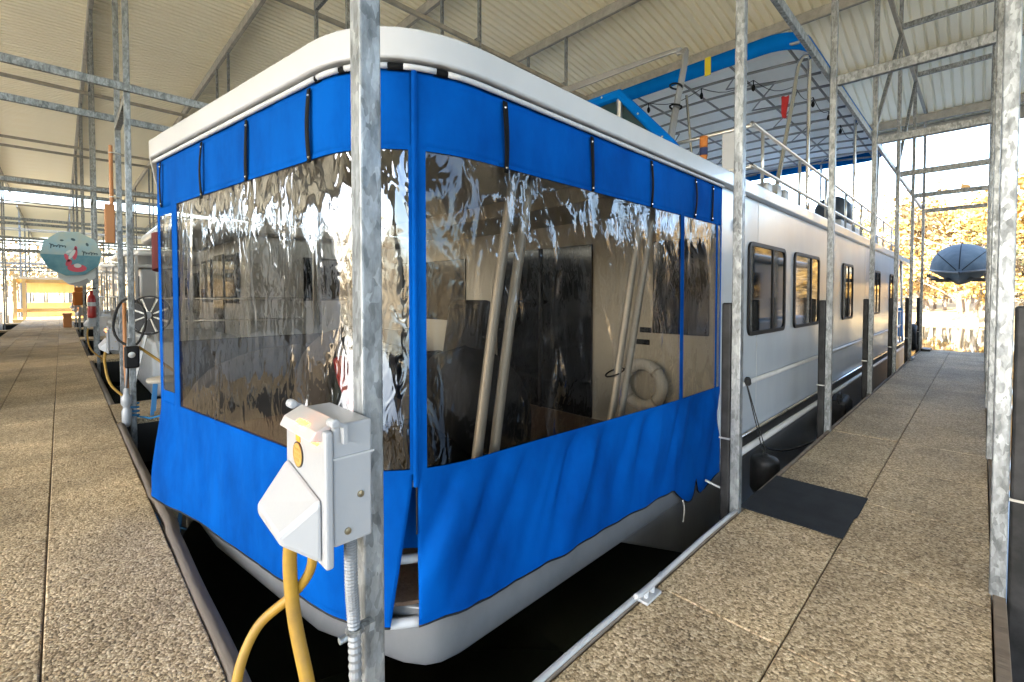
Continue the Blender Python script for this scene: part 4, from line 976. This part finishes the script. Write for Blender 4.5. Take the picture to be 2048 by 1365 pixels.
for e in (ell(.11, -.33, .08, .06), ell(.0, -.02, .04, .15, -.45), ell(-.06, .06, .07, .03, .6)): m.prism_xz(e, SY - .0085, SY - .0060)
m.build('painted_wing', 'sign_pale', sg)
for e in (ell(.03, .40, .05, .035, -.5), ell(.32, .28, .03, .05, .3), ell(-.2, .36, .04, .025)): MB().prism_xz(e, SY - .0055, SY - .0032).build('painted_gull', 'sign_ink', sg)
for x0, z0, wd in ((-.35, .15, .26), (.16, .02, .26)):      # faded brush lettering, too worn to read
    pts = [(SX + x0 + wd * i / 120 + .012 * math.sin(i * .30), SY - .005, SZ + z0 + (.05 if i < 22 else .022 + .012 * math.sin(i * .11)) * math.sin(i * .30 + 1)) for i in range(121)]
    MB().tube(pts, .007, 4).build('brush_lettering', 'sign_ink', sg)
MB().bar((.57, SY + .05, SZ), (SX, SY + .05, SZ), .04).build('hanger', 'steel_dark', sg); MB().bar((.58, 14.38, SZ), (.55, SY + .05, SZ), .04).build('hanger', 'steel_dark', sg)
sg2 = thing('bird_sign', 'pale octagonal sign with a grey bird just below the flamingo sign', 'sign', (.30, 14.12, .45))
MB().prism_xz(polygon(.27, .54, .33, 8, .39), 14.12, 14.14).build('board', 'sign_pale', sg2)
m = MB(); m.prism_xz([(x - SX + dx, z - SZ + dz) for x, z in ((.08 + SX, .17 + SZ), (.26 + SX, .22 + SZ), (.40 + SX, .30 + SZ), (.44 + SX, .24 + SZ), (.40 + SX, .20 + SZ), (.36 + SX, .14 + SZ), (.24 + SX, .12 + SZ)) for dx, dz in ((.03, .09),)], 14.116, 14.1195); m.build('painted_bird', 'tank_grey', sg2)
MB().bar((.58, 14.30, .5), (.3, 14.16, .5), .03).build('hanger', 'steel_dark', sg2)
fe = thing('fire_extinguisher', 'red fire extinguisher on a post beneath the flamingo sign', 'fire extinguisher', (.50, 14.28, -.45))
MB().lathe([(.01, -.52), (.072, -.50), (.076, -.46), (.076, -.08), (.06, -.01), (.03, .03), (.03, .12)], (.50, 14.26, 0), 'z', 16).build('cylinder', 'extinguisher_red', fe, True)
MB().lathe([(.0775, -.24), (.0775, -.15)], (.50, 14.26, 0), 'z', 16).build('label_band', 'white_paint', fe)
MB().bar((.44, 14.26, .14), (.58, 14.26, .17), .03).build('handle', 'black_strap', fe); MB().tube(spline([(.47, 14.22, .12), (.40, 14.2, 0), (.41, 14.2, -.25)], 5), .013, 6).build('hose', 'black_strap', fe)
ol = thing('orange_jacket', 'orange life jacket hanging far down the walkway edge', 'life jacket', (.55, 23, -.2))
MB().box(.30, .58, 22.9, 23.05, -.35, .15).build('panel', 'orange_cloth', ol, bevel=.06); MB().box(.35, .6, 22.95, 23.0, .15, .3).build('collar', 'orange_cloth', ol, bevel=.05)

# ------------------------------------------------------------------ neighbouring houseboats
def neighbour(label, v, hullm='white_paint', cabm='gelcoat'):
    L, Wd = 14.0, 4.6; t = thing('neighbour_boat', label, 'boat', (0, 0, 0), 'neighbouring boats in the slips')
    h = Wd / 2
    MB().prism([(0, -h * .55), (.5, -h * .85), (1.6, -h), (L, -h), (L, h), (1.6, h), (.5, h * .85), (0, h * .55)], .40, 1.35).build('hull', hullm, t, world=False, bevel=.05)
    MB().prism([(.9, -h * .8), (2.2, -h * .93), (L, -h * .93), (L, h * .93), (2.2, h * .93), (.9, h * .8)], -.3, .40).build('keel', 'steel_dark', t, world=False)
    cab_ = MB().box(2.4 if v != 1 else 1.3, L - 1.2, -h * .86, h * .86, 1.35, 3.25).build('cabin', cabm, t, world=False, bevel=.06)
    rf_ = MB().prism([(.15, -h * .6), (.5, -h * .9), (1.2, -h), (L - .4, -h), (L - .4, h), (1.2, h), (.5, h * .9), (.15, h * .6)], 3.26, 3.44).build('roof', 'gelcoat', t, world=False, bevel=.06)
    fx = 2.4 if v != 1 else 1.3
    for y0, y1 in ((-1.6, -.6), (.6, 1.6)):
        wdw = MB().box(fx - .03, fx - .002, y0, y1, 2.0, 2.95).build('window', 'window_black', t, world=False, bevel=.01)
        MB().box(fx - .036, fx - .031, y0 + .06, y1 - .06, 2.06, 2.89).build('pane', 'dark_glass', wdw, world=False)
    MB().box(fx - .025, fx - .002, -.42, .42, 1.38, 3.0).build('door', 'tint_door', t, world=False)
    for sd in (-1, 1):
        for i in range(4):
            x = fx + 1.0 + 2.2 * i; y = sd * h * .86
            wdw = MB().box(x, x + 1.2, min(y, y + sd * .02), max(y, y + sd * .02), 2.05, 2.9).build('window', 'window_black', t, world=False, bevel=.01)
            MB().box(x + .06, x + 1.14, min(y + sd * .021, y + sd * .026), max(y + sd * .021, y + sd * .026), 2.11, 2.84).build('pane', 'dark_glass', wdw, world=False)
    m = MB()
    for z in (1.72, 2.1): m.tube([(2.2, -h * .97, z), (1.4, -h * .95, z), (.4, -h * .75, z), (.12, -h * .5, z), (.12, h * .5, z), (.4, h * .75, z), (1.4, h * .95, z), (2.2, h * .97, z)], .018, 6)
    for x, y in ((2.2, h * .97), (1.4, h * .95), (.4, h * .75), (.12, h * .5), (.12, 0)):
        for sd in (-1, 1): m.tube([(x, sd * y, 1.35), (x, sd * y, 2.1)], .016, 6)
    m.build('bow_rail', 'aluminium', t, world=False, smooth=True)
    for sd in (-1, 1): MB().box(.45, .52, sd * h * .78 - .03, sd * h * .78 + .03, 1.35, 3.26).build('roof_stanchion', 'gelcoat', t, world=False)
    MB().tube([(1.0, -h * 1.0, 1.15), (L, -h * 1.02, 1.15)], .04, 6).build('rub_rail', 'black_rubber', t, world=False)
    m = MB()
    for z in (3.75, 4.1): m.tube([(3, -h * .9, z), (L - 1.5, -h * .9, z)], .018, 6); m.tube([(3, h * .9, z), (L - 1.5, h * .9, z)], .018, 6)
    for i in range(6):
        for sd in (-1, 1): m.tube([(3 + 1.9 * i, sd * h * .9, 3.44), (3 + 1.9 * i, sd * h * .9, 4.1)], .016, 6)
    m.build('top_rail', 'aluminium', t, world=False, smooth=True)
    return t
nb = neighbour('white neighbouring houseboat in the slip just left of the foreground boat', 1)
nb.location = (1.1, 11.3, WZ - .05)
nb2 = neighbour('white neighbouring houseboat with open bow deck two slips down the walkway', 0)
nb2.location = (1.05, 18.5, WZ - .05)
for i, (x, y, rz, src, lb) in enumerate(((1.0, 25.7, 0, nb, 'distant white houseboat three slips down on the right of the walkway'), (1.0, 33.0, 0, nb2, 'distant white houseboat four slips down on the right of the walkway'),
        (2.4, -3.9, 0, nb, 'white houseboat added out of view right of the pier to darken reflections'),  # added unseen, so the vinyl and cabin windows reflect it instead of sky
        (-2.1, 11.3, math.pi, nb2, 'white houseboat in the nearest slip left of the walkway'), (-2.2, 18.5, math.pi, nb, 'white houseboat in the second slip left of the walkway'),
        (-2.1, 25.7, math.pi, nb2, 'distant white houseboat in the third slip left of the walkway'), (-2.1, 33.0, math.pi, nb, 'distant white houseboat in the fourth slip left of the walkway'))):
    c = copy_tree(src); c.location = (x, y, WZ - .05); c.rotation_euler = (0, 0, rz); c['label'] = lb
    if y < 0: c.scale = (1.38, 1, 1)
tag(MB().grid(lambda u, v: (1.2 + .06 * math.sin(u * 9), lerp(9.9, 10.35, u), lerp(1.08, .45, v) + .03 * math.sin(u * 6)), 10, 8).build('hanging_towel', 'maroon_cloth'), 'dark maroon towel hanging under the neighbouring boat roof edge', 'towel')
# clutter crates / dock boxes along the walkway edge
for x, y, sx, sy, h, m_, lb in ((-1.45, 9.3, .35, .9, .55, 'tank_grey', 'grey dock box at the left edge of the walkway'),
                                (-1.45, 16.2, .35, .9, .5, 'white_plastic', 'white dock box further along the left edge of the walkway'), (.2, 30.5, .3, .8, .6, 'wood_orange', 'brown dock box far down the right walkway edge')):
    t = thing('dock_box', lb, 'dock box', (x, y, GZ)); MB().box(x - sx / 2, x + sx / 2, y - sy / 2, y + sy / 2, GZ + .003, GZ + h).build('body', m_, t, bevel=.03); MB().box(x - sx / 2 - .02, x + sx / 2 + .02, y - sy / 2 - .02, y + sy / 2 + .02, GZ + h + .002, GZ + h + .06).build('lid', m_, t, bevel=.02)
# timber gangway frame at the far end of the walkway
gw = thing('gangway_frame', 'yellow pine gangway frame at the sunlit far end of the walkway', 'gangway', (-.6, 43.5, GZ))
for x in (-2.1, -1.7, 1.0): MB().box(x - .08, x + .08, 43.2, 43.36, WZ, 1.1).build('timber_post', 'pine', gw)
for z in (-.95, .95): MB().box(-2.2, 1.5, 43.38, 43.44, z - .12, z + .12).build('rail_board', 'pine', gw)
MB().box(-2.2, 1.6, 43.0, 47.5, GZ - .3, GZ - .02).build('platform', 'pine', gw); MB().box(-1.9, 1.3, 44.5, 47.0, .95, 1.25).build('roof', 'white_paint', gw); MB().box(-1.7, 1.1, 46.5, 46.8, GZ, -.5).build('back_wall', 'pine', gw)
MB().box(-1.7, 1.1, 46.5, 46.8, .2, .95).build('fascia_board', 'pine', gw)
